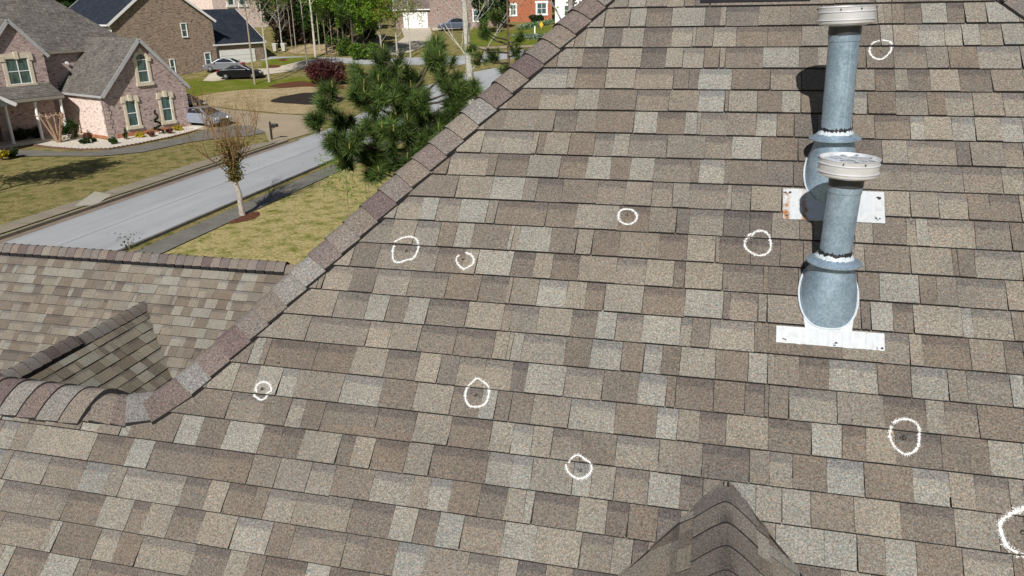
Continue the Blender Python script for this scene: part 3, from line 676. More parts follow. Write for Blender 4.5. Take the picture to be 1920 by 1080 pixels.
sheet('lawn', [(-21.4, -50), (60, -50), (60, 70), (-21.4, 70)], -.004, M['lawn_near'])
# tan drive of the near house with its apron, verge and front walk
sheet('driveway', [tuple(at(*p)[:2]) for p in ((350, 246), (352, 190), (423, 205), (500, 213), (575, 217), (606, 243), (540, 262), (520, 268), (505, 268), (498, 250), (470, 236), (430, 237), (395, 243))], .017, M['drive'])
sheet('path', P2((0, 283), (60, 282), (120, 285), (185, 284), (260, 274), (330, 260), (385, 244), (430, 236), (470, 236), (500, 248), (470, 255), (420, 258), (350, 268), (270, 285), (190, 293), (110, 293), (0, 294)), .021, M['concrete_dark'])
sheet('lawn', wob(P2((340, 205), (345, 150), (420, 150), (500, 150), (560, 145), (590, 150), (590, 160), (500, 166), (430, 172), (380, 185), (352, 200)), 4, .3, 3), .006, M['lawn_green'])
sheet('lawn', wob(P2((352, 190), (385, 178), (440, 170), (520, 166), (600, 163), (640, 180), (600, 205), (575, 214), (500, 210), (423, 202)), 3, .2, 4), .010, M['lawn_tan'])
sheet('mulch_bed', wob(P2((505, 190), (540, 179), (580, 174), (625, 178), (640, 190), (600, 196), (550, 195)), 4, .15, 5), .02, M['mulch'])
sheet('mulch_bed', wob(P2((505, 161), (560, 153), (600, 156), (640, 160), (640, 166), (580, 163), (530, 165)), 4, .2, 6), .02, M['mulch_red'])
sheet('mulch_bed', wob(P2((422, 411), (440, 404), (462, 400), (484, 397), (486, 405), (470, 413), (440, 419), (424, 418)), 4, .05, 7), .015, M['mulch_red'])
sheet('driveway', P2((380, 152), (392, 140), (414, 132), (500, 129), (540, 121), (575, 112), (600, 110), (610, 116), (580, 126), (540, 135), (460, 145), (400, 153)), .03, M['drive_pale'])
sheet('lawn', wob(P2((500, 128), (500, 112), (590, 107), (588, 113), (545, 121)), 3, .1, 8), .024, M['lawn_green'])
sheet('mulch_bed', wob(P2((505, 128), (500, 122), (525, 123), (523, 127)), 3, .1, 9), .034, M['mulch_red'])
sheet('mulch_bed', wob(P2((522, 115), (530, 110), (538, 111), (534, 115)), 3, .1, 10), .034, M['mulch_red'])
sheet('driveway', P2((752, 52), (806, 50), (812, 70), (800, 85), (770, 98), (735, 104), (715, 104), (735, 88), (758, 70)), .03, M['drive_pale'])
sheet('driveway', P2((806, 50), (870, 46), (880, 53), (812, 58)), .034, M['drive_pale'])
sheet('lawn', wob(P2((870, 82), (880, 55), (960, 57), (1040, 48), (1090, 44), (1090, 80), (960, 84)), 3, .3, 11), .02, M['lawn_green'])
sheet('sidewalk', P2((880, 90), (1060, 82), (1060, 86), (880, 94)), .03, M['drive'])
sheet('lawn', wob(P2((540, 98), (560, 88), (640, 72), (660, 90), (640, 101), (590, 102)), 3, .4, 12), .02, M['lawn_tan'])
# gravel bed in front of the near house, with its brick edging
bed = P2((58, 271), (90, 262), (128, 250), (206, 264), (270, 250), (352, 236), (388, 236), (370, 243), (320, 257), (262, 269), (205, 279), (150, 280), (95, 276))
sheet('gravel_bed', bed, .03, M['gravel'], 'stuff')
tag(bpy.data.objects['gravel_bed'], 'pale river gravel filling the bed along the pink brick house', 'gravel')
e = P2((388, 237), (370, 244), (320, 258), (262, 270), (205, 280), (150, 281), (95, 277), (58, 272))
mb = MB(); q_ = []
for a, b in zip(e[:-1], e[1:]):
    n = int(math.hypot(b[0]-a[0], b[1]-a[1])/.11)
    for i in range(n): q_.append((a[0]+(b[0]-a[0])*i/n, a[1]+(b[1]-a[1])*i/n, .10 if len(q_) % 3 else .03))
rr_ = []
for i, (x, y, z) in enumerate(q_):
    a, b = q_[max(i-1, 0)], q_[min(i+1, len(q_)-1)]; d_ = np.array([-(b[1]-a[1]), b[0]-a[0]]); d_ = d_/np.linalg.norm(d_)*.06
    rr_.append([np.array([x-d_[0], y-d_[1], -.02]), np.array([x+d_[0], y+d_[1], -.02]), np.array([x+d_[0], y+d_[1], z]), np.array([x-d_[0], y-d_[1], z])])
mb.rings(rr_)
tag(mb.build('edging', mat_plain('dark brick edging', (.13, .07, .05), .9)), 'row of small dark bricks edging the pale gravel bed', 'edging')
# ================================================================== houses across the street
def mat_brick(name, c1, c2, mortar, sc=1., bias=0., dark=None):
    mt, t, b, N, L = nm(name); s = N.new('ShaderNodeSeparateXYZ'); L.new(coords(t), s.inputs[0]); cb = N.new('ShaderNodeCombineXYZ')
    ad = N.new('ShaderNodeMath'); L.new(s.outputs[0], ad.inputs[0]); L.new(s.outputs[1], ad.inputs[1]); L.new(ad.outputs[0], cb.inputs[0]); L.new(s.outputs[2], cb.inputs[1])
    br = N.new('ShaderNodeTexBrick'); br.inputs['Scale'].default_value = sc; br.inputs['Brick Width'].default_value = .30; br.inputs['Row Height'].default_value = .10; br.inputs['Mortar Size'].default_value = .008
    br.inputs['Bias'].default_value = bias; br.inputs['Color1'].default_value = (*c1, 1); br.inputs['Color2'].default_value = (*c2, 1); br.inputs['Mortar'].default_value = (*mortar, 1); L.new(cb.outputs[0], br.inputs['Vector'])
    o = br.outputs['Color']
    mp_ = N.new('ShaderNodeMapping'); mp_.inputs['Scale'].default_value = (1.6, 5, 1); L.new(cb.outputs[0], mp_.inputs[0])
    if dark: o = mix(t, o, dark, ramp(t, noise(t, mp_.outputs[0], 1.3, 3, .6), [(.56, g3(0)), (.64, g3(.85))]))
    o = mix(t, o, ramp(t, noise(t, mp_.outputs[0], 2.2, 3, .7), [(.3, g3(.72)), (.7, g3(1.28))]), 1., 'MULTIPLY')
    L.new(o, b.inputs['Base Color']); b.inputs['Roughness'].default_value = .95; b.inputs['Specular IOR Level'].default_value = .2; return mt
def mat_roof(name, c1, c2, rh=.16):
    mt, t, b, N, L = nm(name); s = N.new('ShaderNodeSeparateXYZ'); L.new(coords(t), s.inputs[0]); cb = N.new('ShaderNodeCombineXYZ')
    ad = N.new('ShaderNodeMath'); L.new(s.outputs[0], ad.inputs[0]); L.new(s.outputs[1], ad.inputs[1]); m2 = N.new('ShaderNodeMath'); m2.operation = 'MULTIPLY'; m2.inputs[1].default_value = 1.41
    L.new(s.outputs[2], m2.inputs[0]); L.new(ad.outputs[0], cb.inputs[0]); L.new(m2.outputs[0], cb.inputs[1])
    br = N.new('ShaderNodeTexBrick'); br.inputs['Scale'].default_value = 1; br.inputs['Brick Width'].default_value = .3; br.inputs['Row Height'].default_value = rh; br.inputs['Mortar Size'].default_value = .012
    br.inputs['Color1'].default_value = (*c1, 1); br.inputs['Color2'].default_value = (*c2, 1); br.inputs['Mortar'].default_value = (*[x*.35 for x in c1], 1); L.new(cb.outputs[0], br.inputs['Vector'])
    o = mix(t, br.outputs['Color'], ramp(t, noise(t, coords(t), .8, 4, .6), [(.3, g3(.8)), (.7, g3(1.2))]), 1., 'MULTIPLY')
    o = mix(t, o, ramp(t, noise(t, coords(t), 5, 3, .7), [(.3, g3(.6)), (.7, (1.4, 1.36, 1.3))]), 1., 'MULTIPLY')
    L.new(o, b.inputs['Base Color']); b.inputs['Roughness'].default_value = .95; b.inputs['Specular IOR Level'].default_value = .2; return mt
def mat_glass(name, c=(.05, .09, .085)):
    mt, t, b, N, L = nm(name); L.new(ramp(t, noise(t, coords(t, (4, 4, .8)), 1.3, 2), [(.35, tuple(x*.6 for x in c)), (.65, tuple(x*1.8 for x in c))]), b.inputs['Base Color'])
    b.inputs['Roughness'].default_value = .12; b.inputs['Specular IOR Level'].default_value = .8; return mt
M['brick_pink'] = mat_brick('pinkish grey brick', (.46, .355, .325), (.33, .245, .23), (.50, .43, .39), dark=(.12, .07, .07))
M['brick_pale_sunlit'] = mat_brick('pale sunlit brick side', (.78, .64, .57), (.66, .52, .46), (.74, .64, .57), dark=(.36, .24, .22))  # paler copy of the pink brick, strong sun on the side put into its colour
M['brick_tan'] = mat_brick('mottled tan brick', (.36, .27, .195), (.20, .145, .11), (.36, .31, .25), dark=(.09, .065, .055))
M['brick_red'] = mat_brick('orange red brick', (.42, .13, .055), (.30, .085, .04), (.36, .24, .18))
M['brick_grey'] = mat_brick('greyish rose brick', (.34, .25, .22), (.24, .17, .15), (.34, .29, .26), dark=(.12, .08, .07))
M['roof_grey'] = mat_roof('grey brown roof shingles', (.17, .16, .145), (.11, .10, .095)); M['roof_navy'] = mat_roof('dark blue black roof shingles', (.020, .026, .040), (.032, .040, .058)); M['roof_brown'] = mat_roof('faded brown roof shingles', (.20, .165, .15), (.15, .125, .115))
M['stone'] = mat_plain('cream limestone trim', (.62, .55, .42), .8, sc=3); M['white'] = mat_plain('white painted wood', (.80, .80, .78), .55, sc=2, var=.04); M['fascia'] = mat_plain('grey fascia', (.40, .40, .40), .5, sc=2); M['glass'] = mat_glass('window glass'); M['glass_dark'] = mat_glass('dark window glass', (.015, .02, .025)); M['siding'] = mat_plain('pale siding', (.50, .49, .43), .7, sc=2); M['gut'] = mat_plain('taupe gutter', (.24, .22, .18), .5, sc=2); M['dark'] = mat_plain('dark interior', (.02, .02, .022), .9); M['door'] = mat_plain('dull olive entry door', (.11, .10, .075), .6, sc=1.5); M['clay'] = mat_plain('rust stained brick base', (.38, .16, .08), .95, sc=4, var=.25)

def frame_of(az):                              # local x runs along the street front, local y runs back into the lot
    return R(az)
def window(par, o, X, N, w_, h, trim='stone', panes=(2, 2), arch=False, tr=.16, glass='glass', name='window'):
    """o = centre of the sill line on the wall face, X along wall, N outward"""
    o, X, N = (np.array(a, float) for a in (o, X, N)); Z = np.array([0, 0, 1.]); mb = MB(); ax = (X, N, Z)
    def bx(cx, cz, wx, wz, d0, d1): mb.box(o+X*cx+Z*cz+N*(d0+d1)/2, (wx/2, abs(d1-d0)/2, wz/2), ax)
    bx(-w_/2-tr/2, h/2, tr, h, 0, .07); bx(w_/2+tr/2, h/2, tr, h, 0, .07); bx(0, -tr*.6/1, w_+2.6*tr, tr*1.1, 0, .14)
    if not arch:
        bx(0, h+tr*.75, w_+2.9*tr, tr*1.5, 0, .10)
        if trim == 'stone': bx(0, h+tr*.9, .28, tr*2.3, 0, .16); bx(-w_/2-tr*.9, h+.0, tr*1.3, tr*1.6, .0, .12); bx(w_/2+tr*.9, h+.0, tr*1.3, tr*1.6, 0, .12)
    else:
        n = 14; r0, r1 = w_/2, w_/2+tr*1.1
        for i in range(n):
            a, b = math.pi*i/n, math.pi*(i+1)/n; q = [o+X*rr*math.cos(t_)+Z*(h+rr*math.sin(t_)) for rr, t_ in ((r0, a), (r1, a), (r1, b), (r0, b))]
            mb.rings([q, [p+N*.08 for p in q]])
        bx(0, h+r1+.02, .26, .30, 0, .15); bx(-w_/2-tr*.9, h, tr*1.3, tr*1.4, 0, .12); bx(w_/2+tr*.9, h, tr*1.3, tr*1.4, 0, .12)
    root = mb.build(name, M[trim], par)
    mb = MB(); f = .045
    bx2 = lambda cx, cz, wx, wz: mb.box(o+X*cx+Z*cz+N*.028, (wx/2, .02, wz/2), ax)
    bx2(-w_/2+f/2, h/2, f, h); bx2(w_/2-f/2, h/2, f, h); bx2(0, f/2, w_-2*f, f); bx2(0, h-f/2, w_-2*f, f)
    for i in range(1, panes[0]): bx2(-w_/2+w_*i/panes[0], h/2, .06, h-2*f)
    for j in range(1, panes[1]): mb.box(o+Z*(h*j/panes[1])+N*.027, (w_/2-f, .018, .03), ax)
    mb.build('sash', M['white'], root)
    mb = MB(); mb.box(o+Z*h/2+N*.006, (w_/2-.002, .006, h/2-.002), ax)
    if arch: mb.rings([[o+X*w_/2*math.cos(math.pi*i/14)+Z*(h+w_/2*math.sin(math.pi*i/14))+N*d for i in range(15)] for d in (.0, .012)])
    mb.build('pane', M[glass], root); return root
def gable(par, x0, x1, y0, y1, ze, zr, along, wall, roof, over=.28, fascia='white', thick=.12, side2=None, name='wall', zb=0., eave_over=None):
    """gabled block. along='y': ridge runs back (gable faces the street front at y0); 'x': ridge runs along the front"""
    mb = MB(); eo = over if eave_over is None else eave_over
    if along == 'y':
        xm = (x0+x1)/2; f = [(x0, zb), (x1, zb), (x1, ze), (xm, zr), (x0, ze)]
        A = [np.array([x, y0, z]) for x, z in f]; B = [np.array([x, y1, z]) for x, z in f]
    else:
        ym = (y0+y1)/2; f = [(y0, zb), (y1, zb), (y1, ze), (ym, zr), (y0, ze)]
        A = [np.array([x0, y, z]) for y, z in f]; B = [np.array([x1, y, z]) for y, z in f]
    n = 5
    mb.add(A[::-1] if along == 'x' else A, m=0); mb.add(B if along == 'x' else B[::-1], m=0)
    for i in range(n):
        j = (i+1) % n; q = [A[i], B[i], B[j], A[j]]; mb.add(q if along == 'x' else q[::-1], m=(1 if (side2 and i == 4) else 0))
    w_ = mb.build(name, [M[wall], M[side2 or wall]], par)
    mb = MB(); mf = MB()
    for sg in (-1, 1):
        if along == 'y':
            hw = (x1-x0)/2; s = (zr-ze)/hw; e = np.array([xm+sg*(hw+eo), 0, ze-s*eo]); r = np.array([xm, 0, zr])
            ya, yb = y0-over, y1+over; q = [np.array([e[0], ya, e[2]]), np.array([r[0], ya, r[2]]), np.array([r[0], yb, r[2]]), np.array([e[0], yb, e[2]])]
        else:
            hw = (y1-y0)/2; s = (zr-ze)/hw; e = np.array([0, ym+sg*(hw+eo), ze-s*eo]); r = np.array([0, ym, zr])
            xa, xb = x0-over, x1+over; q = [np.array([xa, e[1], e[2]]), np.array([xa, r[1], r[2]]), np.array([xb, r[1], r[2]]), np.array([xb, e[1], e[2]])]
        T = np.array([0, 0, thick]); lo = [p+np.array([0, 0, .012]) for p in q]; hi = [p+T for p in q]
        if sg*(1 if along == 'y' else -1) > 0: lo, hi = lo[::-1], hi[::-1]
        mb.add(hi[::-1] if False else hi, m=0); mb.add(lo[::-1], m=0)
        for i in range(4): mb.add([lo[i], lo[(i+1) % 4], hi[(i+1) % 4], hi[i]], m=0)
        # rake boards and gutter
        for y_ in ((y0-over-.03, y1+over+.03) if along == 'y' else (x0-over-.03, x1+over+.03)):
            if along == 'y': a, b = np.array([e[0], y_, e[2]-.02]), np.array([r[0], y_, r[2]-.02])
            else: a, b = np.array([y_, e[1], e[2]-.02]), np.array([y_, r[1], r[2]-.02])
            mf.bar(a, b, .05, .26)
        if along == 'y': mf.box((e[0]+sg*.05, (ya+yb)/2, e[2]), (.05, (yb-ya)/2, .08))
        else: mf.box(((xa+xb)/2, e[1]+sg*.05, e[2]), ((xb-xa)/2, .05, .08))
    r_ = mb.build('roof', M[roof], par); mf.build('fascia', M[fascia], r_); return w_
def hiproof(par, x0, x1, y0, y1, ze, zr, roof, over=.35, fascia='gut'):
    x0, x1, y0, y1 = x0-over, x1+over, y0-over, y1+over; hy = (y1-y0)/2; hx = min(hy, (x1-x0)/2-.05); ym = (y0+y1)/2
    v = [np.array(p, float) for p in ((x0, y0, ze), (x1, y0, ze), (x1, y1, ze), (x0, y1, ze), (x0+hx, ym, zr), (x1-hx, ym, zr))]
    mb = MB()
    for f in ((0, 1, 5, 4), (1, 2, 5), (2, 3, 4, 5), (3, 0, 4), (3, 2, 1, 0)): mb.add([v[i] for i in f])
    o = mb.build('roof', M[roof], par); mf = MB()
    for i in range(4): mf.bar(v[i]+np.array([0, 0, -.06]), v[(i+1) % 4]+np.array([0, 0, -.06]), .10, .16)
    mf.build('fascia', M[fascia], o); return o

# ---- pink brick house, left ------------------------------------------------
PA = at(208, 262); AZ = 68
A_ = empty('brick_house', PA, R(AZ), 'pinkish brick house with grey roofs and cream window surrounds at the left edge', 'house')
X, Yb, Z = (1, 0, 0), (0, 1, 0), (0, 0, 1); Nf = (0, -1, 0); Nl = (-1, 0, 0)
gable(A_, 0, 6.85, 0, 11.0, 3.42, 7.15, 'y', 'brick_pink', 'roof_grey', .34, 'fascia', side2='brick_pale_sunlit', eave_over=.2)
for sg in (0, 1):                               # quoins and the stained base course
    mb = MB()
    for i in range(9):
        l = .42 if i % 2 else .30; mb.box((6.85-l/2+.025 if sg else l/2-.025, -.012, .22+i*.36), (l/2, .03, .165))
        if not sg: mb.box((-.012, l/2, .22+i*.36), (.03, l/2, .165))
    mb.build('quoin', M['brick_pink'], A_)
mb = MB(); mb.box((3.4, -.012, .10), (2.9, .02, .22)); mb.box((-.014, 3.0, .06), (.02, 2.6, .16)); mb.build('base_course', M['clay'], A_)
window(A_, (2.02, 0, .78), X, Nf, .78, 1.95, panes=(1, 2), tr=.2); window(A_, (4.93, 0, .78), X, Nf, .78, 1.95, panes=(1, 2), tr=.2)
window(A_, (3.5, 0, 3.95), X, Nf, .82, 1.70, panes=(1, 2), arch=True, tr=.22)
gable(A_, -5.3, -1.15, 5.4, 14, 6.35, 8.75, 'y', 'brick_pink', 'roof_grey', .25, 'fascia', eave_over=.25)
window(A_, (-3.15, 5.4, 4.2), X, Nf, 1.55, 1.85, panes=(2, 2), tr=.24)
mb = MB(); mb.box((-3.0, 11.5, 3.15), (9.6, 4.9, 3.15)); mb.build('wall', M['brick_pink'], A_)
hiproof(A_, -12.6, 6.6, 6.6, 18.0, 6.30, 11.9, 'roof_grey')
mb = MB()                                       # porch: roof slope, floor, entry
q = [(-12, 3.45, 3.22), (-1.2, 3.45, 3.22), (-1.2, 5.75, 4.15), (-12, 5.75, 4.15)]
mb.rings([[np.array(p) for p in q], [np.array(p)+np.array([0, 0, .12]) for p in q]]); pr = mb.build('porch_roof', M['roof_grey'], A_)
mb = MB(); mb.box((-6.6, 3.42, 3.17), (5.4, .06, .10)); mb.box((-6.6, 4.9, 3.02), (5.4, 1.35, .04)); mb.build('gutter', M['gut'], pr)
gable(A_, -9.6, -5.2, 2.6, 5.0, 3.15, 4.5, 'y', 'fascia', 'roof_grey', .15, 'white', zb=3.0, name='porch_gable')
mb = MB(); mb.box((-6, 5.0, .08), (6, 1.6, .08)); mb.build('porch_floor', M['stone'], A_)
for cx in (-1.4, -3.25, -5.3, -7.4):
    mb = MB(); mb.lathe([(.15, .16), (.15, .26), (.115, .30), (.10, 2.8), (.13, 2.86), (.13, 3.02)], (cx, 3.75, 0), 14); mb.build('column', M['white'], A_, smooth=False)
gable(A_, -15.5, -9.0, .5, 7.5, 6.0, 8.2, 'y', 'brick_pink', 'roof_grey', .3, 'fascia')  # unseen side wing, added to shade the porch
mb = MB(); mb.box((-3.6, 6.57, 1.5), (1.0, .05, 1.4)); mb.build('door', M['door'], A_)
window(A_, (-9, 6.6, .9), X, Nf, 1.6, 1.7, 'white', tr=.1, glass='glass_dark')
mb = MB(); mb.tube([(-.18, .05, 3.22), (-.10, .06, 3.0), (-.07, .06, .1), (-.25, .0, .05)], .045, 6); mb.build('downspout', M['gut'], A_)
mb = MB(); mb.tube([(.9, 6.45, 5.4), (.9, 6.3, 5.4)], .12, 8); mb.build('wall_lamp', M['white'], A_)

# ---- mottled brick house with navy roofs -----------------------------------
PB = at(410, 128); ZB = PB[2]
B_ = empty('brick_house', PB, R(66), 'mottled tan brick house with blue black roofs and a white double garage door behind', 'house')
gable(B_, -12.3, 0, 0, 13, 5.62, 10.05, 'y', 'brick_tan', 'roof_navy', .32, 'white', zb=-2.0, side2='siding')
window(B_, (-3.72, 0, 3.82), X, Nf, .62, 1.45, 'white', (1, 2), tr=.06, glass='glass'); window(B_, (-1.25, 0, .38), X, Nf, .68, 1.45, 'white', (1, 2), tr=.06); window(B_, (-5.85, 0, -.2), X, Nf, .5, 1.6, 'white', (1, 2), tr=.06)
gable(B_, 0.003, 6.9, .25, 11.4, 2.8, 6.6, 'x', 'brick_tan', 'roof_navy', .30, 'white', zb=-2.0, eave_over=.2)
mb = MB(); mb.box((3.05, .22, .92), (2.45, .04, 1.08)); gd = mb.build('garage_door', M['white'], B_)
mb = MB()
for j in range(3): mb.box((3.05, .174, .35+j*.5), (2.43, .006, .012))
mb.box((3.05, .165, .75), (.05, .02, .03)); mb.build('door_seam', M['fascia'], gd)
mb = MB(); mb.tube([(.10, .02, 2.6), (.10, .15, 2.3), (.10, .15, -.2)], .06, 6); mb.build('downspout', M['white'], B_)
mb = MB(); mb.tube([(-12.45, -.05, 5.4), (-12.2, -.05, 5.0), (-12.2, -.05, -.5)], .06, 6); mb.build('downspout', M['white'], B_)
gable(B_, -22, -12.4, 4.5, 12.5, 4.1, 6.4, 'x', 'siding', 'roof_navy', .4, 'white', zb=-2.0)
window(B_, (-12.32, 2.3, 3.4), (0, 1, 0), Nl, .8, 1.3, 'siding', (1, 2), tr=.08)
window(B_, (-15.2, 4.5, 1.2), X, Nf, .9, 1.6, 'white', (1, 2), tr=.1)

# ---- tan gabled house behind, between the trees ------------------------------
C0 = at(425, 6)*1.0; C0 = at_depth(433, 36, 128)
T_ = empty('tan_house', (C0[0], C0[1], tz(C0[0], C0[1])), R(66), 'cream trimmed tan house glimpsed above the blue black garage roof', 'house')
zt = C0[2]-tz(C0[0], C0[1])
gable(T_, -3, 7.5, 0, 10, zt+4.6, zt+8, 'y', 'brick_pale_sunlit', 'roof_brown', .3, 'white', zb=-1)
window(T_, (.4, 0, zt+2.2), X, Nf, 1.0, 2.1, 'white', (1, 2), tr=.3); window(T_, (2.6, 0, zt+2.2), X, Nf, 1.0, 2.1, 'white', (1, 2), tr=.3)

# ---- house with the far garage and the parked truck -------------------------
PC = at(808, 52)
C_ = empty('garage_house', PC, R(18), 'greyish rose brick house with faded brown roof and a pale garage door beyond the pine', 'house')
gable(C_, -5.6, .003, 0, 8, 3.1, 6.4, 'x', 'brick_grey', 'roof_brown', .35, 'white', zb=-1)
gable(C_, 0, 11, -.6, 9, 6.5, 9.6, 'x', 'brick_grey', 'roof_brown', .35, 'white', zb=-1)
mb = MB(); mb.box((-2.4, -.03, 1.2), (1.95, .04, 1.2)); mb.build('garage_door', M['white'], C_)
window(C_, (7.6, -.6, .9), X, Nf, 1.3, 1.6, 'white', tr=.15)
# ---- orange brick house and the white one beside it -------------------------
PD = at(1035, 40)
D_ = empty('red_brick_house', PD, R(12), 'orange red brick house with white trimmed windows at the far end of the street', 'house')
gable(D_, -9.5, 0, 0, 8, 5.6, 8.4, 'x', 'brick_red', 'roof_brown', .35, 'white', zb=-2)
window(D_, (-1.75, 0, 1.25), X, Nf, 1.55, 1.7, 'white', (2, 2), tr=.24, glass='glass'); window(D_, (-6.6, 0, 1.15), X, Nf, .9, 1.6, 'white', (2, 2), tr=.2)
PE = at(1041, 50)
E_ = empty('white_house', PE+np.array([0, 0, 0]), R(12), 'white sided house wing showing beside the orange brick house', 'house')
gable(E_, 0, 7, 0, 6, 5.2, 7.6, 'x', 'white', 'roof_brown', .3, 'white', zb=-2)
window(E_, (1.9, 0, 1.6), X, Nf, .9, 1.5, 'white', (1, 2), tr=.12)

# ================================================================== cars
def mat_paint(name, c, metal=.5, rough=.28):
    mt, t, b, N, L = nm(name); b.inputs['Base Color'].default_value = (*c, 1); b.inputs['Metallic'].default_value = metal; b.inputs['Roughness'].default_value = rough
    b.inputs['Coat Weight'].default_value = .6; b.inputs['Coat Roughness'].default_value = .06
    L.new(bump(t, noise(t, coords(t), 300, 1), .02, .001), b.inputs['Normal']); return mt
M['silver'] = mat_paint('silver blue car paint', (.40, .47, .58)); M['silver2'] = mat_paint('grey car paint', (.26, .28, .31)); M['blackpaint'] = mat_paint('black car paint', (.008, .008, .010), .2); M['bluegrey'] = mat_paint('blue grey truck paint', (.12, .15, .22)); M['carglass'] = mat_paint('dark car glass', (.01, .013, .018), 0, .05)
M['rubber'] = mat_plain('tyre rubber', (.02, .02, .02), .9); M['rim'] = mat_plain('alloy wheel', (.55, .56, .58), .3, .7, 8); M['lamp'] = mat_plain('clear lamp', (.75, .78, .8), .15, .2); M['tail'] = mat_plain('red lamp', (.5, .02, .03), .25)
def car(px, py, az, paint, label, prof='sedan', L_=4.6, name='parked_car', xy=None):
    P = at(px, py) if xy is None else np.array([xy[0], xy[1], tz(*xy)])
    # tilt with the ground is slight and ignored; the lowest point of the tyres rests on the ground
    t = empty(name, P+np.array([0, 0, .03]), R(az), label, 'car', 'cars parked on the drives'); W = .90
    if prof == 'sedan':
        low = [(-2.3, .48), (-2.33, .66), (-2.2, .92), (-1.55, 1.0), (-.75, 1.02), (.9, .99), (1.6, .90), (2.15, .74), (2.3, .55), (2.28, .32), (1.9, .22), (-2.0, .24)]
        cab = [(-1.75, .98), (-.95, 1.40), (-.2, 1.46), (.35, 1.42), (1.25, .97)]
    else:
        low = [(-2.35, .50), (-2.38, .80), (-2.32, 1.05), (-1.7, 1.12), (-.7, 1.13), (.9, 1.12), (1.7, 1.05), (2.15, .92), (2.32, .65), (2.28, .38), (1.9, .3), (-2.0, .3)]
        cab = [(-2.2, 1.08), (-1.95, 1.66), (-.6, 1.78), (.35, 1.74), (1.2, 1.08)]
    k = L_/4.6; low = [(x*k, z) for x, z in low]; cab = [(x*k, z) for x, z in cab]
    mb = MB(); cx = 0; cz = .65
    def sec(y, s, pts, cz): return [np.array([x*(1-(1-s)*.5), y, cz+(z-cz)*s]) for x, z in pts]
    ys = [(-W, .86), (-W*.97, .95), (-W*.8, 1.0), (W*.8, 1.0), (W*.97, .95), (W, .86)]
    mb.rings([sec(y, s, low, .65) for y, s in ys]); zt_ = max(z for _, z in cab)
    roof_ = [np.array([x, y, z]) for x, z in cab for y in ()]
    cs = [(-W*.90, 0), (-W*.66, 1), (W*.66, 1), (W*.90, 0)]
    r0 = [np.array([x, -W*.93, z]) if i in (0, len(cab)-1) else np.array([x*.97, -W*.68, z]) for i, (x, z) in enumerate(cab)]
    r1 = [p*np.array([1, -1, 1]) for p in r0]
    mb.rings([r0, r1]); mb.build('body', paint, t, merge=True)
    mb = MB()                                    # glass stands a few mm proud of the cabin
    for sg in (-1, 1):
        q = [p*np.array([1, -sg, 1]) for p in r0]; c = sum(q)/len(q); n_ = np.cross(q[1]-q[0], q[2]-q[0]); n_ /= np.linalg.norm(n_); n_ = n_ if n_[1]*sg > 0 else -n_
        q = [c+(p-c)*np.array([.84, .84, .80])+n_*.006 for p in q]; xm = q[2][0]*.6+q[1][0]*.4
        mb.add(q if sg < 0 else q[::-1])
    for a, b in ((0, 1), (len(cab)-2, len(cab)-1)):
        q = [r0[a], r0[b], r1[b], r1[a]]; c = sum(q)/4; n_ = np.cross(q[1]-q[0], q[3]-q[0]); n_ /= np.linalg.norm(n_); n_ = n_ if n_[2] > 0 else -n_
        mb.add([c+(p-c)*np.array([.88, .86, .88])+n_*.006 for p in q])
    mb.build('window', M['carglass'], t)
    for sx_ in (-1.38*k, 1.42*k):
        for sy in (-1, 1):
            mb = MB(); c = (sx_, sy*(W-.10), .33); mb.lathe([(.20, -.10), (.31, -.10), (.33, -.07), (.33, .07), (.31, .10), (.20, .10)], c, 20, ((1, 0, 0), (0, 0, 1), (0, 1, 0))); wh = mb.build('wheel', M['rubber'], t)
            mb = MB(); mb.lathe([(.20, sy*.085), (.07, sy*.11)], c, 10, ((1, 0, 0), (0, 0, 1), (0, 1, 0)))
            for a in range(5): mb.bar(np.array(c)+np.array([0, sy*.105, 0]), np.array(c)+np.array([.21*math.cos(a*1.257), sy*.105, .21*math.sin(a*1.257)]), .06, .02, up=(0, 1, 0))
            mb.build('rim', M['rim'], wh)
    for sy in (-1, 1):
        mb = MB(); mb.box((2.17*k, sy*.62, .68), (.10, .18, .07)); mb.build('headlight', M['lamp'], t)
        mb = MB(); mb.box((-2.24*k, sy*.66, .84), (.07, .16, .08)); mb.build('taillight', M['tail'], t)
        mb = MB(); mb.box((.85*k, sy*(W+.06), 1.02), (.08, .09, .06)); mb.build('mirror', paint, t)
    mb = MB(); mb.box((2.27*k, 0, .50), (.03, .5, .10)); mb.box((2.26*k, 0, .32), (.05, .6, .05)); mb.build('grille', M['blackmetal'], t)
    return t
car(384, 234, -12, M['silver'], 'silver hatchback facing the street beside the pink brick house')
car(350, 218, -12, M['blackpaint'], 'dark car mostly hidden behind the corner of the pink brick house', xy=tuple(at(358, 215)[:2]+np.array([-1.9, 1.6])))
car(452, 147, 20, M['blackpaint'], 'black sedan in front of the white double garage door', L_=4.9)
car(412, 140, 195, M['silver2'], 'silver sedan nosed out behind the black sedan', xy=tuple(at(408, 139)[:2]+np.array([-.1, 1.7])))
car(851, 57, 200, M['bluegrey'], 'blue grey pickup style truck parked beyond the white barked tree', prof='suv', L_=5.0)

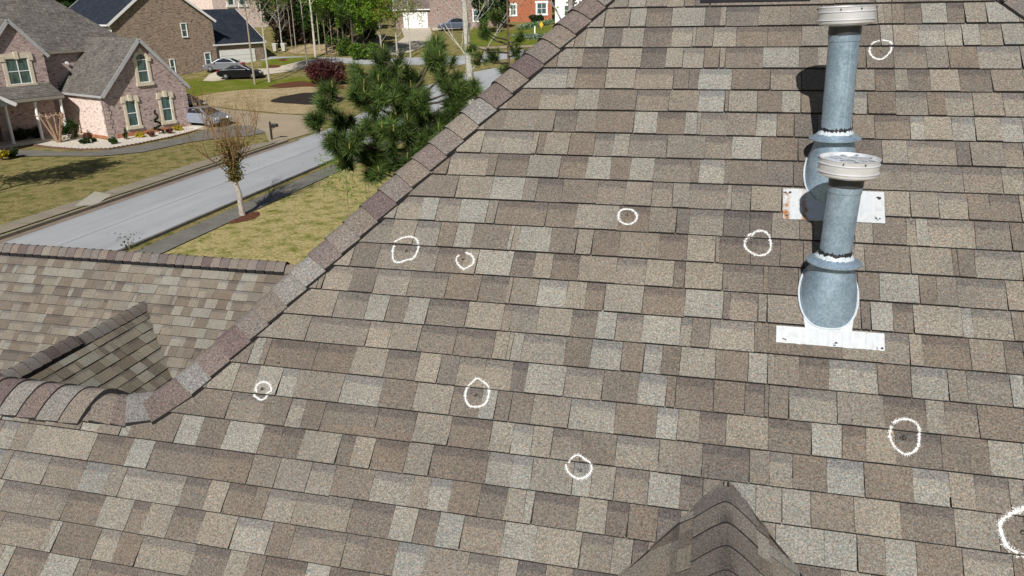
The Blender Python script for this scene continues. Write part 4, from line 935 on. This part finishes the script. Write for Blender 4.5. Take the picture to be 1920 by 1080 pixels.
# ================================================================== small street things
def mailbox(px, py, label, az=0, xy=None):
    P = at(px, py); t = empty('mailbox', P, R(az), label, 'mailbox', 'post mounted mailboxes')
    mb = MB(); mb.box((0, 0, .62), (.06, .06, .64)); mb.lathe([(.07, 1.26), (.05, 1.32), (.0, 1.40)], (0, 0, 0), 8); mb.bar((0, 0, .92), (.34, 0, .92), .06, .05); mb.bar((0, 0, .62), (.26, 0, .90), .04, .04); mb.build('post', M['blackmetal'], t)
    mb = MB(); n = 8; pr = [(-.11, 0), (.11, 0)]+[(.11*math.cos(math.pi*i/n), .13+.11*math.sin(math.pi*i/n)) for i in range(n+1)]
    mb.rings([[np.array([x_, y, .95+z]) for y, z in pr] for x_ in (.04, .56)]); mb.build('box', M['blackmetal'], t)
    mb = MB(); mb.box((.5, -.13, 1.12), (.012, .012, .07)); mb.box((.565, 0, 1.05), (.01, .10, .10)); mb.build('door', M['dark'], t)
mailbox(510, 262, 'black mailbox on a turned post at the end of the tan concrete drive', 10)
mailbox(613, 102, 'black mailbox beside the far cross street, above the purple leaved shrub', 10)
P = at(517, 97)
for i, (dx, lab) in enumerate(((0, 'pale wheeled bin on the left beside the far cross street'), (1.1, 'pale wheeled bin on the right beside the far cross street'))):
    mb = MB(); mb.rings([[np.array([sx_*w_, sy*w_, z]) for sx_, sy in ((-1, -1), (1, -1), (1, 1), (-1, 1))] for w_, z in ((.22, .08), (.29, .95), (.32, .96), (.30, 1.04), (.10, 1.10))])
    mb.box((0, .3, .9), (.2, .03, .03)); mb.box((0, .26, .1), (.24, .08, .10)); o = mb.build('wheeled_bin', M['siding']); o.location = (P[0]+dx, P[1]+.3*dx, P[2]); tag(o, lab, 'bin', 'wheeled bins')
mb = MB(); mb.box((0, 0, .5), (.5, .45, .5)); mb.box((0, 0, 1.03), (.53, .48, .03)); o = mb.build('utility_box', M['gut']); o.location = tuple(at(571, 74)); tag(o, 'grey green utility box at the foot of the wooded bank', 'utility box')
o = MB(); o.box((0, 0, .55), (.09, .09, .55)); o.lathe([(.13, 1.1), (.02, 1.3)], n=4); o = o.build('marker_post', M['white']); o.location = tuple(at(1003, 66)); tag(o, 'short white post standing in the flower bed of the orange brick house', 'post')
t = empty('yard_sign', at(1015, 57), R(10), 'yellow diamond yard sign beside the white post', 'sign')
mb = MB(); mb.tube([(0, 0, 0), (0, 0, .9)], .02, 5); mb.build('stake', M['fascia'], t)
mb = MB(); mb.rings([[np.array([0, y, .35]), np.array([.30, y, .85]), np.array([0, y, 1.35]), np.array([-.30, y, .85])] for y in (.0, .03)][::-1]); o = mb.build('panel', mat_plain('yellow panel', (.75, .42, .02), .5), t); o.location = (0, -.05, 0)
# splash stone, spigot cap
# ================================================================== plants
def leaves(name, cen, siz, cols, parent=None, mat='leaf', asp=.6, up=.0, seed=0):
    """many small leaf faces; cen (n,3), siz (n,), cols (n,3)"""
    g = np.random.default_rng(seed); n = len(cen); d = g.normal(size=(n, 3)); d[:, 2] += up; d /= np.linalg.norm(d, axis=1)[:, None]
    a = np.cross(d, g.normal(size=(n, 3))); a /= np.linalg.norm(a, axis=1)[:, None]; b = np.cross(d, a)
    s = np.asarray(siz)[:, None]; V = np.stack([cen-a*s, cen+b*s*asp, cen+a*s, cen-b*s*asp], 1).reshape(-1, 3)
    F_ = np.arange(n*4).reshape(-1, 4); return fastmesh(name, V, F_, M[mat], parent, cols)
def colmix(n, pal, g, s=.15):
    pal = np.array(pal); c = pal[g.integers(0, len(pal), n)]; return np.clip(c*(1+g.normal(size=(n, 1))*s), .003, .9)
def clumps(g, n, r, nc=14, spread=.75, cr=.33, flat=1.):
    c = g.normal(size=(nc, 3)); c /= np.linalg.norm(c, axis=1)[:, None]; c *= (g.random((nc, 1))**.4)*spread
    i = g.integers(0, nc, n); p = g.normal(size=(n, 3)); p /= np.linalg.norm(p, axis=1)[:, None]
    q = c[i]+p*(g.random((n, 1))**.45)*cr*(.7+.6*g.random(nc)[i][:, None]); q[:, 2] *= flat; return q*r, i
def branchy(mb, p, d, ln, r, depth, rd, tips, spread=.6, upb=.15, kids=(2, 4), c=(.3, .27, .22), n=5, wig=.12):
    pts = [np.array(p, float)]; d = np.array(d, float); d /= np.linalg.norm(d); k = 3
    for i in range(k):
        d = d+np.array([rd.uniform(-wig, wig), rd.uniform(-wig, wig), rd.uniform(-wig, wig)+upb*.3]); d /= np.linalg.norm(d); pts.append(pts[-1]+d*ln/k)
    mb.tube(pts, [r, r*.85, r*.7, r*.5], n if depth > 1 else 4, c)
    if depth == 0: tips.append(pts[-1]); tips.append(pts[-2]); return
    for j in range(rd.randint(*kids)):
        a = rd.uniform(0, 6.28); q = np.array([math.cos(a), math.sin(a), 0])*spread+d+np.array([0, 0, upb])
        branchy(mb, pts[rd.choice((1, 2, 3)) if j else 3], q, ln*rd.uniform(.55, .8), r*.55, depth-1, rd, tips, spread, upb, kids, c, n, wig)
def shrub(name, P, r, pal, n, label, cat='shrub', h=1., seed=1, leaf=.05, group=None, stem=(.12, .09, .07), flat=.8, z0=None):
    g = np.random.default_rng(seed); t = empty(name, P, 0, label, cat, group)
    q, i = clumps(g, n, r, 16, .7, .4, flat*h); q[:, 2] += r*flat*h*(.85 if z0 is None else z0); ok = q[:, 2] > .01; q = q[ok]
    leaves('foliage', q, leaf*(.6+.8*g.random(len(q))), colmix(len(q), pal, g), t, seed=seed)
    rd = random.Random(seed); mb = MB(); tp = []
    for k in range(5): branchy(mb, (rd.uniform(-.05, .05)*r, rd.uniform(-.05, .05)*r, 0), (rd.uniform(-.7, .7), rd.uniform(-.7, .7), 1), r*.9, .02+.03*r, 1, rd, tp, c=stem)
    mb.build('stem', M['bark'], t); return t
G1 = [(.035, .075, .012), (.055, .11, .018), (.025, .05, .010)]; GD = [(.012, .03, .008), (.02, .045, .012), (.03, .06, .015)]
GL = [(.13, .25, .025), (.20, .33, .03), (.10, .20, .02)]; GY = [(.20, .24, .035), (.14, .19, .03), (.25, .27, .06)]; PU = [(.055, .010, .014), (.03, .007, .010), (.09, .018, .02), (.14, .05, .04)]
YE = [(.60, .42, .02), (.48, .36, .03), (.25, .28, .03)]; RB = [(.16, .06, .03), (.10, .05, .03), (.22, .10, .04)]
def loc(px, py): return at(px, py)
shrub('purple_shrub', at(617, 158), 2.5, PU, 11000, 'large rounded purple leaved shrub on the tan lawn', 'shrub', 1., 5, .09, flat=.72, z0=.85)
GB = 'small shrubs in the gravel bed'
for k, (px, py, r, pal, lab, n, fl) in enumerate(((44, 266, .85, GD, 'dark green mounded shrub at the porch, the left of two', 2200, .8), (73, 262, .72, GD, 'dark green mounded shrub at the porch, the right of two', 1800, .8), (137, 262, .75, G1, 'rounded green shrub against the pale side wall', 1800, 1.2), (166, 262, .40, RB, 'small rusty leaved shrub against the pale side wall', 500, .8),
        (163, 270, .38, GD, 'low green bun shrub in the middle of the gravel bed', 600, .8), (154, 270, .24, GD, 'smallest green bun shrub in the gravel bed', 300, .8), (176, 267, .24, GD, 'green bun shrub nearest the downspout', 300, .8), (213, 271, .34, G1, 'leafy green shrub at the corner of the pink brick house', 600, 1.),
        (264, 258, .42, YE, 'bright yellow flowering shrub under the left window', 700, .7), (334, 245, .44, YE, 'bright yellow flowering shrub under the right window', 700, .6), (284, 257, .38, RB, 'brown leaved shrub beside the yellow one', 600, .7), (319, 251, .36, PU, 'small purple leaved shrub between the topiary and the yellow shrub', 500, .7), (237, 262, .22, G1, 'narrow green shrub under the left window', 350, 2.2),
        (4, 300, .6, YE, 'yellow flowering shrub at the left edge of the photo', 700, .7), (25, 296, .55, GD, 'dark green shrub beside the front path at the left edge', 800, .7))):
    shrub('shrub', loc(px, py), r, pal, n, lab, 'shrub', 1., 50+k, .06, GB if k not in (0, 1, 13, 14) else None, flat=fl)
# spiral topiary: stacked lobes round a stem
g = np.random.default_rng(9); T0 = loc(299, 252); t = empty('topiary', T0, 0, 'slim dark green spiral topiary between the two lower windows', 'topiary')
tt = g.random(2600); an = tt*18+g.normal(size=2600)*.25; rr = (.34*(1-tt)+.07)*(.5+.5*g.random(2600)**.4); q = np.stack([np.cos(an)*rr, np.sin(an)*rr, .12+tt*1.75+g.normal(size=2600)*.03], 1)
leaves('foliage', q, .045*np.ones(2600), colmix(2600, GD, g), t, seed=3); mb = MB(); mb.tube([(0, 0, 0), (0, 0, 1.8)], [.035, .015], 6, (.12, .09, .07)); mb.build('stem', M['bark'], t)
# pruned crape myrtle: bare forked trunks with knobbed ends
rd = random.Random(4); T0 = loc(111, 268); t = empty('crape_myrtle', T0, 0, 'hard pruned bare tree with forked brown trunks in the gravel bed', 'tree'); mb = MB(); mk = mb
for k in range(7):
    a = k*.9+rd.random(); p = [np.array([0, 0, 0.])+np.array([math.cos(a), math.sin(a), 0])*.08]; l = rd.uniform(.35, .75)
    for z in (.7, 1.3, 1.9): p.append(np.array([math.cos(a)*l*z/1.4, math.sin(a)*l*z/1.4, z+rd.uniform(-.1, .1)]))
    mb.tube(p, [.09, .07, .06, .05], 6, (.30, .20, .13))
    for j in range(7):
        d = np.array([rd.uniform(-1, 1), rd.uniform(-1, 1), rd.uniform(0, 1)]); mk.tube([p[-1], p[-1]+d*.16, p[-1]+d*.26+np.array([0, 0, .05])], [.035, .035, .015], 5, (.40, .26, .18))
mb.build('trunk', M['bark'], t)
# flower bed far away
g = np.random.default_rng(12); e = P2((975, 76), (985, 68), (1005, 66), (1022, 67), (1030, 73), (1005, 78)); c = np.mean(e, 0); n = 2500
q = np.stack([c[0]+g.normal(size=n)*1.6, c[1]+g.normal(size=n)*.9, np.zeros(n)], 1); q[:, 2] = [tz(a, b)+.05 for a, b in q[:, :2]]; q[:, 2] += g.random(n)*.35
o = leaves('flower_bed', q, .08*np.ones(n), colmix(n, [(.05, .12, .05), (.10, .17, .08), (.5, .52, .5), (.03, .08, .04)], g), None, seed=4); tag(o, 'leafy planting bed with pale flowers round the white post', 'flower bed', kind='stuff')
e0, e1 = at(975, 56), at(1036, 44); n = 5000; tt = g.random(n); q = e0+(e1-e0)*tt[:, None]+g.normal(size=(n, 3))*np.array([.35, .35, .0]); q[:, 2] += g.random(n)*.7
o = leaves('hedge', q, .09*np.ones(n), colmix(n, [(.05, .16, .02), (.08, .22, .03), (.03, .10, .015), (.6, .6, .5)], g), None, seed=5); tag(o, 'low bright green hedge with white flowers in front of the orange brick house', 'hedge')
for k, (px, py) in enumerate(((997, 44), (1008, 42), (1021, 38))): shrub('shrub', at(px, py)+np.array([0, 1.2, 0]), 1.0, GD, 1400, ['rounded dark shrub, left of three against the orange brick wall', 'rounded dark shrub, middle of three against the orange brick wall', 'rounded dark shrub, right of three against the orange brick wall'][k], seed=70+k, leaf=.10, group='shrubs against the orange brick wall')

# ---- the young street tree: pale trunk, bare upswept twigs, rusty buds ---------
rd = random.Random(21); T0 = at(455, 404); t = empty('street_tree', T0, 0, 'young street tree with pale trunk, bare upswept twigs and rusty buds', 'tree')
mb = MB(); tips = []; pc = (.36, .32, .27)
mb.tube([(0, 0, 0), (-.03, 0, .5), (-.02, .02, 1.0), (-.13, .0, 1.5), (-.22, .02, 2.1)], [.15, .125, .125, .12, .10], 9, pc); mb.build('trunk', M['bark'], t)
mb = MB(); f0 = np.array([-.22, .02, 2.05])
for k in range(18):
    a = k*2.399+rd.uniform(-.3, .3); out = rd.uniform(.3, 1.9)
    branchy(mb, f0+np.array([0, 0, rd.uniform(-.25, .7)]), (math.cos(a)*out, math.sin(a)*out, 1.25), rd.uniform(1.15, 1.85), .034, 3, rd, tips, .50, .30, (2, 3), (.25, .15, .075), 5, .13)
mb.build('branches', M['bark'], t)
g = np.random.default_rng(5); tp = np.array(tips); i = g.integers(0, len(tp), 2000); q = tp[i]+g.normal(size=(2000, 3))*.08
leaves('buds', q, .016+.018*g.random(2000), colmix(2000, [(.20, .12, .03), (.16, .11, .03), (.26, .20, .04)], g), t, seed=6)
n = 2300; q = np.stack([g.normal(size=n)*.30-.2, g.normal(size=n)*.30, 1.7+g.random(n)**1.2*1.9], 1); q[:, :2] *= (.6+.5*(q[:, 2:]-2)/1.7)
leaves('foliage', q, .035+.03*g.random(n), colmix(n, [(.10, .09, .02), (.14, .13, .03), (.06, .06, .02), (.20, .12, .03)], g), t, seed=7)

# ---- the pine beside the hip ----------------------------------------------------
def needles(name, cen, dirs, nn, ln, wd, parent, g, pal, droop=.12):
    n = len(cen); i = np.repeat(np.arange(n), nn); m_ = len(i); d = g.normal(size=(m_, 3)); d /= np.linalg.norm(d, axis=1)[:, None]
    d = d*.85+dirs[i]*.75; d[:, 2] -= droop*g.random(m_); d /= np.linalg.norm(d, axis=1)[:, None]
    base = cen[i]-dirs[i]*(g.random((m_, 1))*.16)*ln/.2; L_ = ln*(.7+.5*g.random((m_, 1))); s = np.cross(d, g.normal(size=(m_, 3))); s /= np.linalg.norm(s, axis=1)[:, None]
    V = np.stack([base-s*wd, base+s*wd, base+d*L_], 1).reshape(-1, 3); tb = np.exp(g.normal(size=(n, 1))*.38); tb = np.concatenate([tb*1.25, tb, tb*.8], 1)
    return fastmesh(name, V, np.arange(m_*3).reshape(-1, 3), M['needle'], parent, np.clip(colmix(m_, pal, g, .2)*tb[i], 0, .5))
PN = [(.042, .10, .030), (.062, .135, .036), (.028, .065, .026), (.07, .13, .035), (.09, .15, .04)]
D_P = 17.0
def pine(D, crown, axis, label, seed, nt_=150, ln=.25, trunk=.11, group='pines in front of the street', dead=False, wd=.006, extra=()):
    """crown: list of photo-surveyed (px,py,radius m) lobes at distance about D"""
    rd = random.Random(seed); g = np.random.default_rng(seed); top = at_depth(*axis[0], D); gz = tz(top[0], top[1])
    base = np.array([top[0], top[1], gz]); t = empty('pine_tree', base, 0, label, 'tree', group); mb = MB()
    ht = top[2]-gz; mb.tube([(0, 0, 0), (.05, 0, ht*.4), (0, 0, ht*.75), (0, 0, ht)], [trunk, trunk*.8, trunk*.55, trunk*.2], 8, (.16, .10, .065)); mb.build('trunk', M['bark'], t)
    cen = []; dr = []; mb = MB()
    for (px, py, r, k) in crown:
        c = at_depth(px, py, D+rd.uniform(-.9, .9))-base; z0 = max(.3, min(ht-.1, c[2]-rd.uniform(.2, .5))); a = np.array([0, 0, z0]); mid = (a+c)/2+np.array([0, 0, -.08]); mb.tube([a, mid, c], [.035, .026, .016], 5, (.075, .06, .05))
        for j in range(int(k*1.5)):
            o = g.normal(size=3); o /= np.linalg.norm(o); o = o*r*rd.uniform(.45, 1.); tip = c+o; dd = o/np.linalg.norm(o)*.6+np.array([0, 0, .75])+(c/np.linalg.norm(c[:2]+1e-6))*np.array([.25, .25, 0]); dd /= np.linalg.norm(dd)
            cen.append(tip); dr.append(dd); mb.tube([c, c+o*.5+np.array([0, 0, -.03]), tip], [.014, .010, .006], 4, (.09, .07, .05))
    needles('needles', np.array(cen), np.array(dr), nt_, ln, wd, t, g, PN)
    n = len(cen); k = [i for i in range(n) if rd.random() < .22]        # pale upright candles, part of the twigs
    for i in k: mb.tube([cen[i], cen[i]+np.array([0, 0, .08]), cen[i]+np.array([rd.uniform(-.02, .02), 0, .17])], [.010, .011, .004], 4, (.42, .36, .10))
    mb.build('branches', M['bark'], t); return t
pine(D_P, [(615, 180, .34, 9), (592, 218, .28, 6), (690, 140, .36, 9), (730, 120, .36, 9), (765, 150, .42, 12), (690, 190, .36, 9), (735, 190, .42, 12), (780, 195, .42, 10), (815, 85, .22, 6), (812, 110, .26, 8), (838, 140, .36, 9), (852, 170, .32, 8), (880, 170, .28, 7), (640, 232, .30, 7), (655, 262, .30, 8), (700, 240, .36, 9), (745, 240, .42, 11), (790, 235, .36, 9),
      (825, 228, .30, 7), (800, 262, .30, 7), (690, 285, .36, 10), (650, 295, .26, 7), (725, 300, .34, 9), (760, 290, .34, 9), (625, 262, .24, 6), (665, 165, .25, 6), (850, 205, .22, 5), (720, 160, .36, 9), (770, 270, .3, 8), (705, 320, .24, 6)], ((762, 175), ), 'bushy long needled pine rising behind the left hip of the roof', 31, 150, .27, .12, wd=.007)
pine(26, [(905, 55, .34, 8), (925, 105, .30, 7), (968, 95, .26, 6), (975, 70, .2, 4), (905, 60, .2, 4), (900, 110, .3, 6), (930, 30, .25, 5), (985, 105, .25, 5), (880, 85, .25, 5), (942, 128, .25, 5), (965, 125, .22, 4)], ((950, -60), ), 'thin pine with straight orange brown trunk and few needle tufts', 33, 90, .24, .075, wd=.008)
# ---- white barked tree ------------------------------------------------------------
def bare_tree(px, D, py, h, r, label, seed, c=(.5, .48, .42), pal=None, nl=0, name='tree', lean=(0, 0), depth=3, kids=(2, 3), spread=.7, fork=.45, nb=10, leaf=.07, group=None, P=None, upb=.2, brs=1., bl=1.):
    rd = random.Random(seed); g = np.random.default_rng(seed)
    if P is None: q = at_depth(px, py, D); P = np.array([q[0], q[1], tz(q[0], q[1])])
    t = empty(name, P, 0, label, 'tree', group); mb = MB(); n = 6; pts = [np.array([lean[0]*s+rd.uniform(-.06, .06)*s*h*.1, lean[1]*s, h*s]) for s in np.linspace(0, 1, n)]
    mb.tube(pts, [r*(1-.75*s) for s in np.linspace(0, 1, n)], 8, c); mb.build('trunk', M['bark'], t)
    mb = MB(); tips = []
    for k in range(nb):
        s = fork+(1-fork)*(k+.5)/nb; p = np.array([np.interp(s, np.linspace(0, 1, n), [q[j] for q in pts]) for j in range(3)]); a = k*2.4+rd.uniform(-.5, .5)
        branchy(mb, p, (math.cos(a)*spread, math.sin(a)*spread, .7), (h*.22*(1.25-s)+.3)*bl, r*.35*(1.2-s)*brs, depth-1, rd, tips, .55, upb, kids, c, 4, .14)
    mb.build('branches', M['bark'], t)
    if nl:
        tp = np.array(tips); i = g.integers(0, len(tp), nl); q = tp[i]+g.normal(size=(nl, 3))*h*.032; leaves('foliage', q, leaf*(.6+.8*g.random(nl)), colmix(nl, pal, g), t, seed=seed)
    return t
bare_tree(892, 34, 150, 12.5, .27, 'white barked tree with bare twigs behind the bushy pine', 61, (.40, .385, .34), [(.2, .22, .06)], 900, lean=(-.5, 0), fork=.5, nb=12, kids=(2, 3), leaf=.04, brs=.5)
bare_tree(1070, 30, 25, 12, .24, 'grey trunk with bright green leaves beside the white sided house', 62, (.30, .27, .27), GL, 5000, fork=.63, nb=10, leaf=.07, lean=(0, 0))
bare_tree(330, 60, 90, 1, .1, 'x', 1) if False else None
# slender trees across the street; each trunk starts where the photo shows it
TR = [(310, 118, .16, 13, (.22, .20, .16), GY, 2600, 'slim half leafed tree before the mottled brick gable', .45),
      (478, 158, .12, 12.5, (.30, .26, .20), GY, 1500, 'slender tree in front of the black sedan, the left of two', .5),
      (505, 154, .13, 12, (.42, .40, .34), G1+GY, 5200, 'leafier slender tree in front of the black sedan, the right of two', .42),
      (577, 130, .10, 13, (.30, .27, .22), GY, 500, 'bare slender trunk just left of the purple shrub', .5),
      (592, 108, .17, 12, (.52, .47, .40), GY, 900, 'pale straight trunk behind the purple shrub', .5),
      (530, 96, .10, 7, (.40, .38, .34), GY, 100, 'small leafless tree before the dark wooded bank', .3),
      (612, 100, .09, 9, (.20, .16, .12), GL, 5200, 'thin leafy tree beside the far mailbox, left of two', .2),
      (624, 99, .09, 9, (.20, .16, .12), GL, 5200, 'thin leafy tree beside the far mailbox, right of two', .2),
      (646, 99, .15, 8, (.10, .08, .06), GL, 9500, 'layered bright green tree above the purple shrub', .15),
      (664, 108, .17, 9, (.09, .075, .06), G1+GL, 9500, 'dense green tree with a dark trunk left of the far driveway', .15),
      (684, 106, .16, 9, (.09, .075, .06), GL, 9500, 'spreading light green tree next to the far driveway', .15),
      (556, 100, .07, 12, (.30, .27, .22), GY, 900, 'thin bare trunk right of the small leafless tree', .5),
      (600, 96, .08, 13, (.36, .33, .27), GL, 1800, 'thin tall trunk just left of the far mailbox', .45),
      (636, 96, .07, 12, (.22, .19, .15), GL, 2200, 'thin tall dark trunk right of the far mailbox', .4),
      (548, 92, .07, 11, (.24, .21, .17), GY, 1200, 'thin tall trunk at the foot of the dark wooded bank', .45),
      (745, 104, .13, 9, (.40, .38, .34), GL+GY+[(.30, .16, .03)], 2600, 'airy light green tree with pale limbs before the far garage door', .2),
      (770, 108, .09, 8, (.42, .40, .36), GY, 1100, 'sparse tree with pale twigs right of the far driveway mouth', .25),
      (716, 107, .14, 7.5, (.36, .34, .30), GL+[(.30, .16, .03)], 4600, 'light green tree with pale forked limbs by the far driveway mouth', .2)]
for k, (px, py, r, h, c, pal, nl, lab, fk) in enumerate(TR):
    bare_tree(px, 0, 0, h, r, lab, 100+k, c, pal, nl, fork=fk, nb=11, leaf=.10, kids=(2, 3), P=at(px, py), group='slender trees across the street', spread=.8)
for k, (px, py, lab) in enumerate(((648, 104, 'bright green bush under the layered tree'), (672, 112, 'bright green bush left of the far driveway mouth'), (700, 112, 'bright green bush right of the spreading light green tree'), (632, 92, 'bright green bush on the bank behind the far mailbox'))):
    shrub('bush', at(px, py), 1.5, GL+G1, 2600, lab, 'bush', seed=170+k, leaf=.11, group='bright green bushes by the far street', flat=.8)
# saplings close to the hip
for k, (px, py, D, h, lab) in enumerate(((655, 400, 24, 3.2, 'leafy sapling on the near lawn against the roof hip, the left one'), (690, 345, 23, 3.0, 'leafy sapling on the near lawn against the roof hip, the right one'), (243, 470, 21, 0, 'thin sapling tip poking up over the far roof ridge'))):
    q = at_depth(px, py, D); 
    if k == 2: h = q[2]+.35
    bare_tree(px, D, py, h if k == 2 else q[2]+1.3, .03, lab, 140+k, (.25, .2, .12), GL if k < 2 else G1, 420 if k < 2 else 60, fork=.55 if k < 2 else .9, nb=9 if k < 2 else 3, leaf=.035, depth=2, group='saplings near the house', upb=.3, bl=1. if k < 2 else .14)
# unseen canopy of the near left yard: only its shadow lies on the lawn
bare_tree(0, 0, 0, 9.5, .16, 'bare tree on the far verge beyond the left edge, its shadow lies on the lawn', 171, (.3, .26, .2), G1, 6500, P=np.array([-38.2, 29.5, 0.]), fork=.3, nb=18, spread=1.1, leaf=.11)
# wooded bank and backdrop wood: trees one can tell apart, behind them a mass
kinds = [(G1, 'dark green tree'), (GY, 'olive green tree'), (GL, 'light green tree'), (GD, 'evergreen tree')]
def wood_tree(P, h, r, pal, label, seed, n=2600, name='tree', leaf=.22):
    g = np.random.default_rng(seed); rd = random.Random(seed); t = empty(name, P, 0, label, 'tree', 'trees in the far wood'); mb = MB(); mb.tube([(0, 0, -.3), (rd.uniform(-.3, .3), 0, h*.5), (0, 0, h*.85)], [.2, .15, .07], 6, (.17, .13, .10)); tips = []
    for k in range(5): a = k*1.3; branchy(mb, (0, 0, h*(.35+.1*k)), (math.cos(a), math.sin(a), .6), h*.25, .06, 1, rd, tips, c=(.17, .13, .10))
    mb.build('trunk', M['bark'], t); q, i = clumps(g, n, r, 18, .8, .3, h*.42/r); q[:, 2] += h*.47; pal2 = colmix(n, pal, g, .18)*(.75+.5*g.random(18)[i])[:, None]
    leaves('crown', q, leaf*(.6+.8*g.random(n)), pal2, t, seed=seed); return t
WT = [(405, -2, 8, 3.2, 3, 'dense dark evergreen behind the blue black roof'), (390, 0, 8, 3, 0, 'dark green tree left of the tan house gable'), (130, -5, 10, 4, 3, 'dark tree crown between the two left roofs'), (480, 30, 11, 3.5, 0, 'green tree overlapping the right edge of the tan house'), (515, 60, 9, 3, 3, 'dark evergreen at the left end of the wooded bank'), (543, 62, 8, 3, 3, 'dark evergreen on the wooded bank, right of the small leafless tree'),
      (560, 20, 9, 3.2, 0, 'dark green tree high on the wooded bank'), (600, 40, 9, 3, 1, 'olive tree behind the pale straight trunk'), (625, 30, 10, 3.4, 2, 'light green tree high above the purple shrub'), (650, 45, 9, 3.4, 0, 'dark green tree behind the layered bright one'), (675, 30, 10, 3.4, 2, 'light green tree at the top left of the far garage house'), (700, 55, 8, 3, 0, 'dark green tree left of the far garage door'),
      (585, 84, 8, 2.8, 0, 'dark green tree at the foot of the wooded bank behind the far mailbox'), (607, 72, 9, 3, 2, 'light green tree on the bank between the pale trunk and the far mailbox'), (636, 84, 9, 3, 0, 'mid green tree on the bank right of the far mailbox'), (660, 78, 9, 3.2, 2, 'light green tree behind the dense one with a dark trunk'), (690, 84, 8, 2.8, 0, 'mid green tree behind the spreading light green one'), (572, 45, 10, 3, 0, 'dark green tree above the grey green utility box'),
      (730, 30, 8, 2.6, 2, 'light green tree overlapping the far garage roof'), (910, 62, 8, 2.6, 3, 'dark evergreen between the truck and the orange brick house'), (936, 53, 6.5, 1.9, 3, 'shadowy evergreen at the left corner of the orange brick house'), (935, 12, 9, 3, 0, 'dark green tree behind the left window of the orange brick house'), (880, 10, 10, 3, 0, 'dark green tree behind the white barked tree')]
for k, (px, py, h, r, kd, lab) in enumerate(WT):
    wood_tree(at(px, max(py, 20)) if py >= 20 else at(px, 24)+np.array([FW[0], FW[1], 0])*22*(1 if True else 0)*np.array([1, 1, 0]), h, r, kinds[kd][0], lab, 200+k)
g = np.random.default_rng(77); n = 60000; a = np.radians(g.uniform(-62, 22, n)); d = g.uniform(158, 200, n)
q = np.stack([np.sin(a)*d, np.cos(a)*d, np.zeros(n)], 1); q[:, 2] = np.interp(q[:, 0]*_fh[0]+q[:, 1]*_fh[1], TS, TZ)+g.random(n)**.8*11
cl = (np.sin(q[:, 0]*.5)+np.sin(q[:, 1]*.43+q[:, 0]*.2))*.25+1
o = leaves('far_wood', q, .55+.5*g.random(n), colmix(n, G1+GD+GY[:1], g)*cl[:, None], None, seed=9); tag(o, 'mass of green woodland closing the view behind the houses', 'wood', kind='stuff')
g = np.random.default_rng(78); n = 20000; e0, e1 = at(512, 92), at(590, 80)
q = e0+(e1-e0)*g.random((n, 1))+np.array([FW[0], FW[1], 0])*(g.random((n, 1))*14); q[:, 2] = np.interp(q[:, 0]*_fh[0]+q[:, 1]*_fh[1], TS, TZ)+g.random(n)**1.3*6.5
o = leaves('undergrowth', q, .22*np.ones(n), colmix(n, [(.03, .02, .014), (.05, .035, .02), (.09, .05, .03), (.02, .03, .012)], g), None, seed=10); tag(o, 'dark brown undergrowth covering the wooded bank behind the bins', 'undergrowth', kind='stuff')
